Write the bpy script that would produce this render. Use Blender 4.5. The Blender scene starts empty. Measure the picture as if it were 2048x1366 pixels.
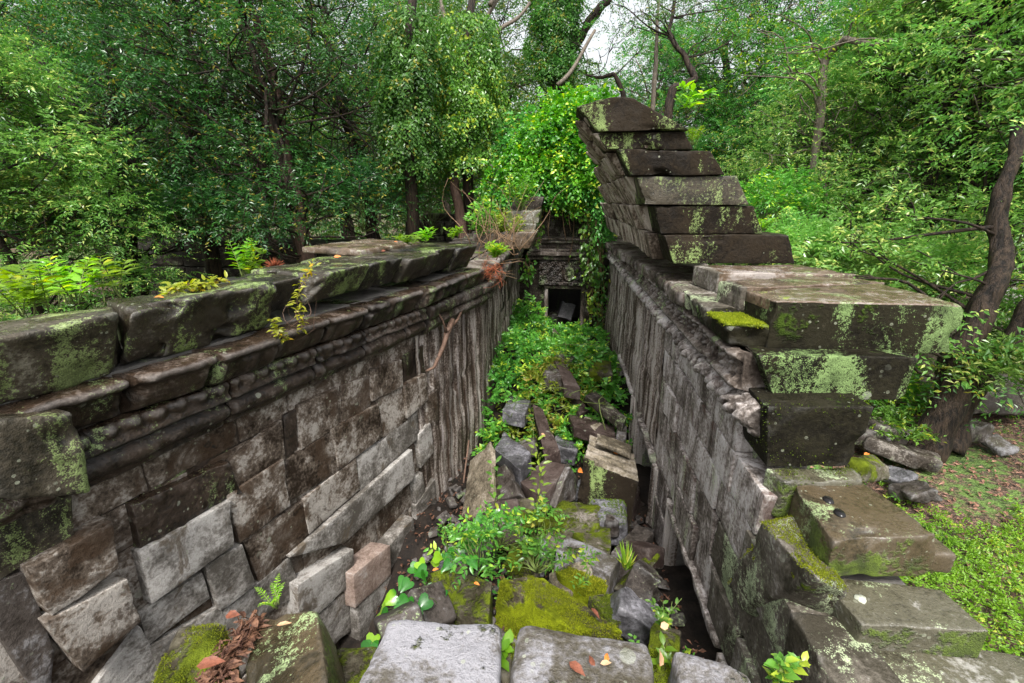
import bpy, math, random
import numpy as np
from mathutils import Vector
R = math.radians
# ------------------------------------------------------------------ camera, world, sun, exposure
scn = bpy.context.scene
COL = scn.collection
FPX = 910.0
TH = math.atan(283 / 910.0)
YAW = math.atan(104 / math.hypot(283, 910))
cam = bpy.data.cameras.new("camera")
cam.sensor_width = 36; cam.lens = FPX / 2048 * 36
cam.clip_start = 0.05; cam.clip_end = 500
camo = bpy.data.objects.new("camera", cam); COL.objects.link(camo)
camo.location = (0, 0, 0); camo.rotation_euler = (R(90) - TH, 0, YAW)
scn.camera = camo
SUN_EL, SUN_AZ = R(58), R(174)          # azimuth measured clockwise from +Y
w = bpy.data.worlds.new("World"); scn.world = w; w.use_nodes = True
nt = w.node_tree; nt.nodes.clear()
sky = nt.nodes.new('ShaderNodeTexSky'); sky.sky_type = 'NISHITA'; sky.sun_disc = False
sky.sun_elevation = SUN_EL; sky.sun_rotation = SUN_AZ; sky.air_density = 1.6; sky.dust_density = 6; sky.ozone_density = 1
hs = nt.nodes.new('ShaderNodeHueSaturation'); hs.inputs['Saturation'].default_value = 0.22; hs.inputs['Value'].default_value = 1.25
bg = nt.nodes.new('ShaderNodeBackground'); bg.inputs['Strength'].default_value = 0.10
wo = nt.nodes.new('ShaderNodeOutputWorld')
nt.links.new(sky.outputs[0], hs.inputs['Color']); nt.links.new(hs.outputs[0], bg.inputs[0]); nt.links.new(bg.outputs[0], wo.inputs[0])
sl = bpy.data.lights.new("sun", 'SUN'); sl.energy = 1.5; sl.angle = R(10); sl.color = (1, 0.97, 0.92)
so = bpy.data.objects.new("sun", sl); COL.objects.link(so)
so.rotation_euler = (R(90) - SUN_EL, 0, -SUN_AZ + math.pi)
scn.view_settings.view_transform = 'Standard'; scn.view_settings.look = 'None'
scn.view_settings.exposure = 1.36; scn.view_settings.gamma = 1.0
scn.cycles.max_bounces = 6; scn.cycles.diffuse_bounces = 3; scn.cycles.glossy_bounces = 2
scn.cycles.transmission_bounces = 3; scn.cycles.transparent_max_bounces = 4
scn.cycles.use_denoising = True
scn.cycles.sample_clamp_indirect = 6

# ------------------------------------------------------------------ projection helpers (pixel of the 2048 photo -> a real place)
def ray(px, py):
    x = (px - 1024) / FPX; y = (683 - py) / FPX
    d = np.array([x, math.cos(TH) + y * math.sin(TH), -math.sin(TH) + y * math.cos(TH)])
    c, s = math.cos(YAW), math.sin(YAW)
    return np.array([c * d[0] - s * d[1], s * d[0] + c * d[1], d[2]])
def onX(px, py, X): d = ray(px, py); return d * X / d[0]
def onY(px, py, Y): d = ray(px, py); return d * Y / d[1]
def onZ(px, py, Z): d = ray(px, py); return d * Z / d[2]
LX0, LY0, LM = -1.25, 6.5, 0.3
def onL(px, py, off=0.0):
    d = ray(px, py); X0 = LX0 + off
    return d * (X0 - LM * LY0) / (d[0] - LM * d[1])
def LX(y):                                   # plan line of the left wall's face
    y = np.asarray(y, float)
    return np.interp(y, [0, 5.0, 6.9, 13], [LX0 - LM * LY0, LX0 + LM * (5.0 - LY0), -1.22, -1.15])

# ------------------------------------------------------------------ noise
_rs = np.random.RandomState(7)
_perm = np.concatenate([_rs.permutation(256)] * 3)
_g = _rs.normal(size=(256, 3)); _g /= np.linalg.norm(_g, axis=1)[:, None]
def pn(p):
    p = np.asarray(p, float)
    i = np.floor(p).astype(int); f = p - i; u = f * f * f * (f * (f * 6 - 15) + 10); i &= 255
    out = 0
    for a in (0, 1):
        for b in (0, 1):
            for c in (0, 1):
                h = _perm[_perm[_perm[i[:, 0] + a] + i[:, 1] + b] + i[:, 2] + c]
                g = _g[h]; d = f - np.array([a, b, c])
                wgt = (u[:, 0] if a else 1 - u[:, 0]) * (u[:, 1] if b else 1 - u[:, 1]) * (u[:, 2] if c else 1 - u[:, 2])
                out = out + wgt * (g * d).sum(1)
    return out
def fbm(p, o=3):
    r = 0; a = 1.0; p = np.asarray(p, float)
    for k in range(o): r = r + a * pn(p + 17.3 * k); p = p * 2.03; a *= .5
    return r
def vn(p, o=2):
    return np.stack([fbm(p + 31.7, o), fbm(p + 71.1, o), fbm(p + 113.9, o)], 1)

# ------------------------------------------------------------------ object helpers
def tag(o, label=None, cat=None, group=None, kind=None):
    if label: o['label'] = label
    if cat: o['category'] = cat
    if group: o['group'] = group
    if kind: o['kind'] = kind
    return o
def empty(name, loc):
    o = bpy.data.objects.new(name, None); o.empty_display_size = .1; o.location = loc; COL.objects.link(o); return o
def raw_mesh(name, V, F, mats, smooth=True, mi=None):
    """F: int array (n,3|4) or a list of such arrays / tuples"""
    me = bpy.data.meshes.new(name)
    V = np.asarray(V, np.float32)
    if isinstance(F, np.ndarray): F = [F]
    loops = []; tot = []
    for f in F:
        f = np.asarray(f)
        if f.ndim == 1: f = f[None]
        loops.append(f.reshape(-1)); tot.append(np.full(len(f), f.shape[1]))
    loops = np.concatenate(loops); tot = np.concatenate(tot)
    st = np.concatenate([[0], np.cumsum(tot)[:-1]])
    me.vertices.add(len(V)); me.vertices.foreach_set('co', V.reshape(-1))
    me.loops.add(len(loops)); me.loops.foreach_set('vertex_index', loops.astype(np.int32))
    me.polygons.add(len(tot)); me.polygons.foreach_set('loop_start', st.astype(np.int32))
    me.polygons.foreach_set('loop_total', tot.astype(np.int32))
    me.polygons.foreach_set('use_smooth', np.full(len(tot), smooth))
    if mi is not None: me.polygons.foreach_set('material_index', np.asarray(mi, np.int32))
    me.update(calc_edges=True)
    for m in (mats if isinstance(mats, (list, tuple)) else [mats]): me.materials.append(m)
    return me
def put(name, V, F, mat, parent=None, smooth=True, origin=None, mi=None):
    V = np.asarray(V, float)
    if parent is not None: org = np.array(parent.matrix_world.translation if parent.parent else parent.location)
    elif origin is not None: org = np.array(origin)
    else: org = np.array([V[:, 0].mean(), V[:, 1].mean(), V[:, 2].min()])
    if parent is not None and parent.parent is not None:
        org = np.array(parent.parent.location) + np.array(parent.location)
    o = bpy.data.objects.new(name, raw_mesh(name, V - org, F, mat, smooth, mi))
    COL.objects.link(o)
    if parent is not None: o.parent = parent
    else: o.location = org
    return o
class Geo:
    def __init__(s): s.V = []; s.F = []; s.n = 0
    def add(s, V, F):
        V = np.asarray(V, float)
        if isinstance(F, np.ndarray): F = [F]
        for f in F:
            f = np.asarray(f)
            s.F.append((f if f.ndim == 2 else f[None]) + s.n)
        s.V.append(V); s.n += len(V)
    def out(s): return np.concatenate(s.V), s.F
    def put(s, name, mat, parent=None, **k):
        V, F = s.out(); return put(name, V, F, mat, parent, **k)

# ------------------------------------------------------------------ stone block: rounded, chipped, noisy hexahedron
def axis(L, r, res):
    n = max(1, int(round((L - 2 * r) / res)))
    return np.concatenate([[0, .3 * r], np.linspace(r, L - r, n + 1), [L - .3 * r, L]])
def hexa(C, res=.06, r=.02, amp=.012, seed=0, chip=1.0, freq=2.3):
    """C: 8 corners, index = x + 2y + 4z"""
    C = np.asarray(C, float)
    L = np.array([np.linalg.norm(C[1::2] - C[0::2], axis=1).mean(),
                  np.linalg.norm(C[[2, 3, 6, 7]] - C[[0, 1, 4, 5]], axis=1).mean(),
                  np.linalg.norm(C[4:] - C[:4], axis=1).mean()])
    L = np.maximum(L, .03); r = min(r, L.min() * .35)
    A = [axis(L[k], r, res) for k in range(3)]
    nx, ny, nz = map(len, A)
    idx = -np.ones((nx, ny, nz), int)
    m = np.zeros((nx, ny, nz), bool); m[[0, -1]] = 1; m[:, [0, -1]] = 1; m[:, :, [0, -1]] = 1
    I = np.argwhere(m); idx[m] = np.arange(len(I))
    p = np.stack([A[0][I[:, 0]], A[1][I[:, 1]], A[2][I[:, 2]]], 1)
    inner = np.clip(p, r, L - r); d = p - inner
    nd = np.linalg.norm(d, axis=1)[:, None] + 1e-9
    dn = d / nd
    p = inner + dn * r
    sv = np.array([seed * 3.77 % 91, seed * 5.31 % 83, seed * 1.93 % 77])
    # chips on edges and corners
    cen = p - L / 2
    edge = (np.abs(cen) > (L / 2 - 2.2 * r - .03)).sum(1)
    ch = np.maximum(0, fbm(p * 3.1 + sv, 3) - .12)
    dirc = cen / (np.linalg.norm(cen, axis=1)[:, None] + 1e-9)
    p = p - dirc * (ch * chip * np.where(edge >= 2, .13, .015))[:, None]
    t = p / L
    W = np.stack([(t[:, 0] if k & 1 else 1 - t[:, 0]) * (t[:, 1] if k & 2 else 1 - t[:, 1]) * (t[:, 2] if k & 4 else 1 - t[:, 2]) for k in range(8)], 1)
    P = W @ C
    P = P + vn(P * freq + sv, 2) * amp * 1.6 + vn(P * 11 + sv, 2) * amp * .5
    F = []
    def face(S, flip):
        q = np.stack([S[:-1, :-1], S[1:, :-1], S[1:, 1:], S[:-1, 1:]], -1).reshape(-1, 4)
        F.append(q[:, ::-1] if flip else q)
    face(idx[0], True); face(idx[-1], False)
    face(idx[:, 0], False); face(idx[:, -1], True)
    face(idx[:, :, 0], True); face(idx[:, :, -1], False)
    F = np.concatenate(F)
    # right-handed?
    if np.dot(np.cross(C[1] - C[0], C[2] - C[0]), C[4] - C[0]) < 0: F = F[:, ::-1]
    return P, F
def boxC(c, d, rz=0, rx=0, ry=0, taper=None):
    c = np.array(c, float); out = []
    cz, sz, cx, sx, cy, sy = math.cos(rz), math.sin(rz), math.cos(rx), math.sin(rx), math.cos(ry), math.sin(ry)
    M = np.array([[cz, -sz, 0], [sz, cz, 0], [0, 0, 1]]) @ np.array([[1, 0, 0], [0, cx, -sx], [0, sx, cx]]) @ np.array([[cy, 0, sy], [0, 1, 0], [-sy, 0, cy]])
    for k in range(8):
        q = np.array([(k & 1) - .5, (k >> 1 & 1) - .5, (k >> 2 & 1) - .5]) * d
        out.append(c + M @ q)
    return np.array(out)
def prismY(q, y0, y1, dx=0, yb=None):
    """q: near-face corners in XZ [bl, br, tl, tr]; extruded from y0 to y1"""
    C = []
    for k in range(8):
        x, z = q[(k & 1) + 2 * (k >> 2 & 1)]
        C.append((x + (dx if k & 2 else 0), y1 if k & 2 else y0, z))
    return np.array(C)
def slabC(pts, th, drop=None):
    """pts: 4 world corners of the top face [near-left, near-right, far-right, far-left]; thickness downwards along its normal"""
    a, b, c, d = [np.array(p, float) for p in pts]
    n = np.cross(b - a, d - a); n /= np.linalg.norm(n)
    if n[2] < 0: n = -n
    if drop is not None: n = np.array(drop, float)
    lo = -n * th
    return np.array([a + lo, b + lo, d + lo, c + lo, a, b, d, c])

# ------------------------------------------------------------------ materials
class NB:
    def __init__(s, name):
        s.m = bpy.data.materials.new(name); s.m.use_nodes = True; s.t = s.m.node_tree; s.t.nodes.clear()
    def n(s, typ, **k):
        nd = s.t.nodes.new(typ)
        for a, b in k.items():
            if a.startswith('i_'): nd.inputs[a[2:].replace('_', ' ')].default_value = b
            else: setattr(nd, a, b)
        return nd
    def l(s, a, b): s.t.links.new(a, b)
    def math(s, op, a, b=None, c=None, clamp=False):
        nd = s.n('ShaderNodeMath', operation=op, use_clamp=clamp)
        for i, v in enumerate((a, b, c)):
            if v is None: continue
            if isinstance(v, (int, float)): nd.inputs[i].default_value = v
            else: s.l(v, nd.inputs[i])
        return nd.outputs[0]
    def mix(s, f, a, b):
        nd = s.n('ShaderNodeMix', data_type='RGBA')
        for i, v in ((0, f), (6, a), (7, b)):
            if isinstance(v, (int, float)): nd.inputs[i].default_value = v
            elif isinstance(v, tuple): nd.inputs[i].default_value = (*v[:3], 1)
            else: s.l(v, nd.inputs[i])
        return nd.outputs[2]
    def ramp(s, v, a, b):
        nd = s.n('ShaderNodeMapRange', interpolation_type='SMOOTHSTEP')
        nd.inputs['From Min'].default_value = a; nd.inputs['From Max'].default_value = b
        s.l(v, nd.inputs['Value']); return nd.outputs[0]
    def noise(s, vec, scale, detail=3, rough=.55, dist=0.0):
        nd = s.n('ShaderNodeTexNoise'); nd.inputs['Scale'].default_value = scale
        nd.inputs['Detail'].default_value = detail; nd.inputs['Roughness'].default_value = rough; nd.inputs['Distortion'].default_value = dist
        s.l(vec, nd.inputs['Vector']); return nd.outputs['Fac']
    def voro(s, vec, scale, feature='F1'):
        nd = s.n('ShaderNodeTexVoronoi', feature=feature); nd.inputs['Scale'].default_value = scale
        s.l(vec, nd.inputs['Vector']); return nd.outputs['Distance'], (nd.outputs['Color'] if feature == 'F1' else None)
    def vmul(s, vec, xyz):
        nd = s.n('ShaderNodeVectorMath', operation='MULTIPLY'); s.l(vec, nd.inputs[0]); nd.inputs[1].default_value = xyz; return nd.outputs[0]

def stone(name, dark, mid, pale, pale_at=.55, streak=0., lichen=0., lich_col=(.32, .42, .2), moss=0., moss_col=(.16, .24, .015),
          moss_side=.0, spots=.3, wet=.5, bump=1., stripes=0., stain=0., stain_col=(.09, .05, .03), grain=1.):
    b = NB(name)
    geo = b.n('ShaderNodeNewGeometry'); oi = b.n('ShaderNodeObjectInfo')
    cmb = b.n('ShaderNodeVectorMath', operation='ADD'); b.l(geo.outputs['Position'], cmb.inputs[0])
    sc = b.n('ShaderNodeVectorMath', operation='SCALE'); sc.inputs['Scale'].default_value = 9.0
    cx = b.n('ShaderNodeCombineXYZ'); b.l(oi.outputs['Random'], cx.inputs[0]); b.l(oi.outputs['Random'], cx.inputs[1])
    b.l(cx.outputs[0], sc.inputs[0]); b.l(sc.outputs[0], cmb.inputs[1])
    P = cmb.outputs[0]
    W = geo.outputs['Position']
    sep = b.n('ShaderNodeSeparateXYZ'); b.l(geo.outputs['Normal'], sep.inputs[0]); nz = sep.outputs[2]
    n1 = b.noise(P, 1.7, 5, .6, .4); n2 = b.noise(P, 6.5, 6, .62, .3); n3 = b.noise(P, 38, 4, .6); n4 = b.noise(P, 150, 2, .5)
    sx = b.noise(b.vmul(W, (7, 7, .55)), 1.3, 5, .6, .15)
    f = b.math('ADD', b.math('MULTIPLY', n1, .55), b.math('MULTIPLY', n2, .45))
    if streak: f = b.math('ADD', b.math('MULTIPLY', f, 1 - streak), b.math('MULTIPLY', sx, streak))
    rnd = b.math('MULTIPLY', b.math('SUBTRACT', oi.outputs['Random'], .5), .10)
    f = b.math('ADD', f, rnd)
    f = b.math('ADD', f, b.math('MULTIPLY', b.math('SUBTRACT', n3, .5), .34 * grain))
    col = b.mix(b.ramp(f, .38, .56), dark, mid)
    col = b.mix(b.ramp(f, pale_at - .03, pale_at + .09), col, pale)
    if stain:
        st = b.ramp(b.math('ADD', b.noise(P, 2.6, 5, .7, .6), b.math('MULTIPLY', b.math('SUBTRACT', n3, .5), .15)), .60 - .2 * stain, .68 - .2 * stain)
        col = b.mix(b.math('MULTIPLY', st, .8), col, stain_col)
    if stripes:
        s2 = b.ramp(b.noise(b.vmul(W, (9, 9, .22)), 1.6, 4, .6, .1), .56, .64)
        s3 = b.ramp(b.noise(b.vmul(W, (11, 11, .3)), 2.1, 4, .65, .1), .55, .63)
        col = b.mix(b.math('MULTIPLY', s2, stripes), col, (.42, .38, .37))
        col = b.mix(b.math('MULTIPLY', s3, stripes * .9), col, (.05, .025, .015))
    # pits and grain
    col = b.mix(b.math('MULTIPLY', b.ramp(n4, .52, .75), .45 * grain), col, (.015, .012, .01))
    if spots:
        vd, vc = b.voro(P, 34); vs = b.n('ShaderNodeSeparateColor'); b.l(vc, vs.inputs[0])
        thr = b.math('MULTIPLY', vs.outputs[0], .38)
        sm = b.math('MULTIPLY', b.math('LESS_THAN', vd, thr), b.math('GREATER_THAN', vs.outputs[1], 1 - .45 * spots))
        spm = b.ramp(b.noise(P, 2.3, 3, .6), .46, .60)
        sm = b.math('MULTIPLY', sm, spm)
        col = b.mix(b.math('MULTIPLY', sm, .55), col, (.30, .32, .24))
        vd2, vc2 = b.voro(P, 9); vs2 = b.n('ShaderNodeSeparateColor'); b.l(vc2, vs2.inputs[0])
        sm2 = b.math('MULTIPLY', b.ramp(b.math('SUBTRACT', b.math('MULTIPLY', vs2.outputs[0], .34), b.math('ADD', vd2, b.math('MULTIPLY', n3, .2))), -.08, -.04), b.math('GREATER_THAN', vs2.outputs[1], 1 - .4 * spots))
        col = b.mix(b.math('MULTIPLY', b.math('MULTIPLY', sm2, spm), .5), col, (.32, .34, .27))
    # edge wear and light rims painted paler, grime and shade painted into hollows
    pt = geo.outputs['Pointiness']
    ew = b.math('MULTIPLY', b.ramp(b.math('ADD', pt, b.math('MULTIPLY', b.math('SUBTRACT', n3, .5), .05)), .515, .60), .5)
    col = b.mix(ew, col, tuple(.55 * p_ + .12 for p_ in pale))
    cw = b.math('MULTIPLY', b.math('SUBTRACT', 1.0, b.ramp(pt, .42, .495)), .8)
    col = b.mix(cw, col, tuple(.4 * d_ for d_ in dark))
    mbump = None
    if lichen:
        ls = b.noise(b.vmul(P, (3.2, 3.2, 1.15)), 1.0, 5, .58, .35)
        lm = b.ramp(b.math('ADD', b.math('ADD', ls, b.math('MULTIPLY', b.math('SUBTRACT', n3, .5), .4)), b.math('MULTIPLY', b.math('SUBTRACT', n4, .5), .3)), .635 - .14 * lichen, .70 - .14 * lichen)
        lc = b.mix(b.ramp(b.math('ADD', b.math('MULTIPLY', n2, .6), b.math('MULTIPLY', n4, .4)), .4, .6), tuple(c * .35 for c in lich_col), lich_col)
        col = b.mix(b.math('MULTIPLY', lm, .8), col, lc)
    if moss:
        mm = b.math('ADD', b.math('ADD', b.noise(P, 3.2, 5, .65, .4), b.math('MULTIPLY', nz, .20 - moss_side * .2)), b.math('MULTIPLY', b.math('SUBTRACT', n3, .5), .3))
        mm = b.ramp(mm, .92 - .45 * moss, 1.02 - .45 * moss)
        mc = b.mix(b.ramp(n2, .35, .62), tuple(c * .35 for c in moss_col), moss_col)
        mc = b.mix(b.math('MULTIPLY', b.ramp(n4, .45, .7), .5), mc, tuple(c * .3 for c in moss_col))
        col = b.mix(mm, col, mc); mbump = mm
    bs = b.n('ShaderNodeBsdfPrincipled'); b.l(col, bs.inputs['Base Color'])
    ro = b.math('ADD', b.math('MULTIPLY', b.ramp(n2, .35, .65), .4), .78 - .52 * wet)
    # rain water lies on the flat tops
    ro = b.math('SUBTRACT', ro, b.math('MULTIPLY', b.math('MULTIPLY', b.ramp(nz, .8, .98), b.ramp(n1, .38, .52)), .5 * wet))
    if mbump is not None: ro = b.math('MAXIMUM', ro, b.math('MULTIPLY', mbump, .85))
    ro = b.math('MAXIMUM', ro, .12)
    b.l(ro, bs.inputs['Roughness']); bs.inputs['Specular IOR Level'].default_value = .12 + .4 * max(0, wet - .5) * 2
    h = b.math('ADD', b.math('MULTIPLY', n2, .55), b.math('MULTIPLY', n3, .3 * grain))
    h = b.math('ADD', h, b.math('MULTIPLY', n4, .13 * grain))
    if mbump is not None:
        h = b.math('ADD', h, b.math('MULTIPLY', mbump, b.math('ADD', .3, b.math('MULTIPLY', n4, .7))))
    if streak or stripes: h = b.math('ADD', h, b.math('MULTIPLY', sx, .8))
    bp = b.n('ShaderNodeBump'); bp.inputs['Strength'].default_value = .75 * bump; bp.inputs['Distance'].default_value = .03
    b.l(h, bp.inputs['Height']); b.l(bp.outputs[0], bs.inputs['Normal'])
    o = b.n('ShaderNodeOutputMaterial'); b.l(bs.outputs[0], o.inputs[0])
    return b.m

def leafmat(name, ca, cb, cyoung=None, young=.06, trans=.35, rough=.32, spec=.5, vein=False):
    b = NB(name)
    geo = b.n('ShaderNodeNewGeometry'); oi = b.n('ShaderNodeObjectInfo')
    rp = geo.outputs['Random Per Island']
    n = b.noise(geo.outputs['Position'], .9, 3, .6)
    f = b.math('ADD', b.math('MULTIPLY', rp, .6), b.math('MULTIPLY', b.ramp(n, .35, .65), .4))
    col = b.mix(f, ca, cb)
    if cyoung:
        ny = b.noise(geo.outputs['Position'], 1.7, 2, .5)
        y = b.ramp(b.math('ADD', rp, b.math('MULTIPLY', b.math('SUBTRACT', ny, .5), 1.2)), 1 - young - .03, 1 - young + .05)
        col = b.mix(y, col, cyoung)
    rnd = b.n('ShaderNodeHueSaturation'); b.l(col, rnd.inputs['Color'])
    b.l(b.math('ADD', .72, b.math('MULTIPLY', oi.outputs['Random'], .56)), rnd.inputs['Value'])
    b.l(b.math('ADD', .485, b.math('MULTIPLY', oi.outputs['Random'], .03)), rnd.inputs['Hue'])
    col = rnd.outputs[0]
    bs = b.n('ShaderNodeBsdfPrincipled'); b.l(col, bs.inputs['Base Color'])
    bs.inputs['Roughness'].default_value = rough; bs.inputs['Specular IOR Level'].default_value = spec
    tr = b.n('ShaderNodeBsdfTranslucent')
    tc = b.n('ShaderNodeHueSaturation'); b.l(col, tc.inputs['Color']); tc.inputs['Hue'].default_value = .497; tc.inputs['Saturation'].default_value = 1.1; tc.inputs['Value'].default_value = 1.5
    b.l(tc.outputs[0], tr.inputs[0])
    mx = b.n('ShaderNodeMixShader'); mx.inputs[0].default_value = trans
    b.l(bs.outputs[0], mx.inputs[1]); b.l(tr.outputs[0], mx.inputs[2])
    o = b.n('ShaderNodeOutputMaterial'); b.l(mx.outputs[0], o.inputs[0])
    return b.m
def plain(name, col, rough=.7, var=.5, scale=8, bump=.4, stretch=(1, 1, 1), col2=None):
    b = NB(name)
    geo = b.n('ShaderNodeNewGeometry')
    n = b.noise(b.vmul(geo.outputs['Position'], stretch), scale, 5, .62, .3)
    n2 = b.noise(b.vmul(geo.outputs['Position'], stretch), scale * 5, 3, .6)
    f = b.math('ADD', b.math('MULTIPLY', n, .7), b.math('MULTIPLY', n2, .3))
    c2 = col2 or tuple(c * (1 - var) for c in col)
    c = b.mix(b.ramp(f, .38, .62), c2, col)
    bs = b.n('ShaderNodeBsdfPrincipled'); b.l(c, bs.inputs['Base Color']); bs.inputs['Roughness'].default_value = rough; bs.inputs['Specular IOR Level'].default_value = .25
    bp = b.n('ShaderNodeBump'); bp.inputs['Strength'].default_value = min(1, bump); bp.inputs['Distance'].default_value = .03 * max(1, bump * 2 - 1)
    b.l(f, bp.inputs['Height']); b.l(bp.outputs[0], bs.inputs['Normal'])
    o = b.n('ShaderNodeOutputMaterial'); b.l(bs.outputs[0], o.inputs[0]); return b.m

M = {}
DK = (.014, .011, .008); BR = (.075, .052, .036); GY = (.24, .215, .195)
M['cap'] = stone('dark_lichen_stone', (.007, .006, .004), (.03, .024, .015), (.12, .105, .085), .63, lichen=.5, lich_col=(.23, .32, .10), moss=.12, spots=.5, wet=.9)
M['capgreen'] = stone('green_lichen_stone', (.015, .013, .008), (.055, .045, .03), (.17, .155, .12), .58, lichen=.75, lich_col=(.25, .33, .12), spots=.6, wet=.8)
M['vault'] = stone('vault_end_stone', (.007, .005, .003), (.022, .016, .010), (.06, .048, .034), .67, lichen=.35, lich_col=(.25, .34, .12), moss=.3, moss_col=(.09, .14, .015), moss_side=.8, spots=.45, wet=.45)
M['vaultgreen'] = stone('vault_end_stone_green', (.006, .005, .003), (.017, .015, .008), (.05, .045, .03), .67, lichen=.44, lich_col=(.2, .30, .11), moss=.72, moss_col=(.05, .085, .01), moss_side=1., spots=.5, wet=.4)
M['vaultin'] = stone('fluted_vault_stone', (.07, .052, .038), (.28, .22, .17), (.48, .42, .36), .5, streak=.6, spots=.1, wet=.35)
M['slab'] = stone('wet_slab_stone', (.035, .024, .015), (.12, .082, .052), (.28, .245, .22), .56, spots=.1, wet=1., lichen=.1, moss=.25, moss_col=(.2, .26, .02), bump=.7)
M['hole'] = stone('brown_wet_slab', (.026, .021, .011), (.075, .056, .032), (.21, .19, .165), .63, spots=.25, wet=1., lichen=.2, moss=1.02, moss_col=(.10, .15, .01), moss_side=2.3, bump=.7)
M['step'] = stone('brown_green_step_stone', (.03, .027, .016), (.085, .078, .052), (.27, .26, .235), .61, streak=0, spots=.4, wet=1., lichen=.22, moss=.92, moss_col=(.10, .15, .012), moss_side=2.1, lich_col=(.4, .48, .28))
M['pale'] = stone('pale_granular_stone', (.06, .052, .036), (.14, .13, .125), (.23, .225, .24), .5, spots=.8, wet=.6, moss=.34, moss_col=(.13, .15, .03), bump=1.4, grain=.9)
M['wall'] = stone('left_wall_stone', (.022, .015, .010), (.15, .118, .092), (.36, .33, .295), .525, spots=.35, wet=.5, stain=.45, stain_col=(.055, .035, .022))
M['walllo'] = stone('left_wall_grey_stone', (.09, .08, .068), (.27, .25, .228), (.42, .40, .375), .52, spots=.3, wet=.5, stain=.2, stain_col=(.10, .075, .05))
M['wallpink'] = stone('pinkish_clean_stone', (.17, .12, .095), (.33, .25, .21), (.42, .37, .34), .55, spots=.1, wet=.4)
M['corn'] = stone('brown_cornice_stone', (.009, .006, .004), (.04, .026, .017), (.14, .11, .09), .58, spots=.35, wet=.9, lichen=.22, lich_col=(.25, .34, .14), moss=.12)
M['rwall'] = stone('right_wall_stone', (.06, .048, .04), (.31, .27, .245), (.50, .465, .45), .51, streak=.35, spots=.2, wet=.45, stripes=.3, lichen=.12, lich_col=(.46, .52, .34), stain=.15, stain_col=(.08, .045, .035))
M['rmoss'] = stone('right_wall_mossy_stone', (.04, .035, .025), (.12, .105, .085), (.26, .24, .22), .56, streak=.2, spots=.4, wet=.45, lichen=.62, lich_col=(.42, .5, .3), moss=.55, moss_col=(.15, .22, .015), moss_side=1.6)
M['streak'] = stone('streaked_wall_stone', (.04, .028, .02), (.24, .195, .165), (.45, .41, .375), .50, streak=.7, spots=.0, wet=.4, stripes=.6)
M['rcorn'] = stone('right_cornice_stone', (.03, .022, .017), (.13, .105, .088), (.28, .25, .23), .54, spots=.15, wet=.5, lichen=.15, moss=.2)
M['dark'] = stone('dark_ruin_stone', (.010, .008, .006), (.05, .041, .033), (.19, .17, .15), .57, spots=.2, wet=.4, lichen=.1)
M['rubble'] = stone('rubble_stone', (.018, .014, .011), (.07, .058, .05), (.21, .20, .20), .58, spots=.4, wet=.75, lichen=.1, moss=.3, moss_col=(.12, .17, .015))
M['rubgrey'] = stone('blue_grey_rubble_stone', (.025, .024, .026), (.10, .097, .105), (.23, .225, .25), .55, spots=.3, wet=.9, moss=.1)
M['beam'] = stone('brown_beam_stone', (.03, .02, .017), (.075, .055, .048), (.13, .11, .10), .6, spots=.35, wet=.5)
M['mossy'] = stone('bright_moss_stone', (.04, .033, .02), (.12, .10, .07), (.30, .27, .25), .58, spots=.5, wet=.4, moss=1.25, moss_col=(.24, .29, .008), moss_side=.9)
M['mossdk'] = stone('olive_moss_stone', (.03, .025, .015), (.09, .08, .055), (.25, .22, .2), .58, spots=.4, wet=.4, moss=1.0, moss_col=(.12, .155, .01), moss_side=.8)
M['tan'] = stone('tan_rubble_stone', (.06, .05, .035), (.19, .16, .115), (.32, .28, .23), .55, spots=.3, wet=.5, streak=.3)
M['soil'] = plain('dark_wet_soil', (.02, .014, .01), .8, .7, 5, .8)
M['bark'] = plain('dark_wet_bark', (.045, .030, .020), .65, .85, 3.2, 1.6, (5, 5, .8), (.005, .0035, .0025))
M['barkred'] = plain('red_brown_bark', (.085, .05, .036), .65, .6, 5, 1.0, (6, 6, .8))
M['barkpale'] = plain('pale_grey_bark', (.17, .14, .11), .6, .5, 6, .7, (4, 4, 1))
M['root'] = plain('dry_root_bark', (.17, .105, .075), .6, .5, 20, .5)
M['stem'] = plain('green_stem', (.14, .19, .05), .5, .3, 20, .1)
M['stembr'] = plain('dry_brown_stem', (.22, .14, .08), .6, .4, 20, .1)
M['litter'] = plain('rotting_leaf_litter', (.17, .085, .05), .6, .6, 30, .3, col2=(.05, .022, .015))
M['orange'] = plain('orange_dead_leaf', (.62, .2, .04), .45, .4, 40, .2)
M['brownleaf'] = plain('brown_dead_leaf', (.2, .07, .04), .4, .5, 40, .2)
M['tanleaf'] = plain('tan_dead_leaf', (.5, .3, .17), .5, .3, 40, .2)
M['rust'] = plain('rusty_dry_roots', (.36, .10, .045), .7, .4, 40, .2)
M['leafD'] = leafmat('dark_forest_leaf', (.011, .048, .014), (.055, .175, .032), (.26, .24, .04), .05, .3, .3)
M['leafM'] = leafmat('mid_forest_leaf', (.028, .105, .022), (.12, .30, .05), (.32, .33, .05), .06, .38, .3)
M['leafL'] = leafmat('light_forest_leaf', (.075, .19, .035), (.23, .40, .09), (.48, .55, .16), .12, .42, .25)
M['leafB'] = leafmat('bright_vine_leaf', (.03, .12, .012), (.15, .33, .025), (.42, .5, .04), .10, .36, .28)
M['leafC'] = leafmat('corridor_weed_leaf', (.04, .14, .02), (.17, .37, .05), (.38, .48, .05), .12, .35, .3)
M['leafY'] = leafmat('yellow_green_weed_leaf', (.13, .23, .02), (.33, .44, .05), (.45, .42, .08), .1, .35, .35)
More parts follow.
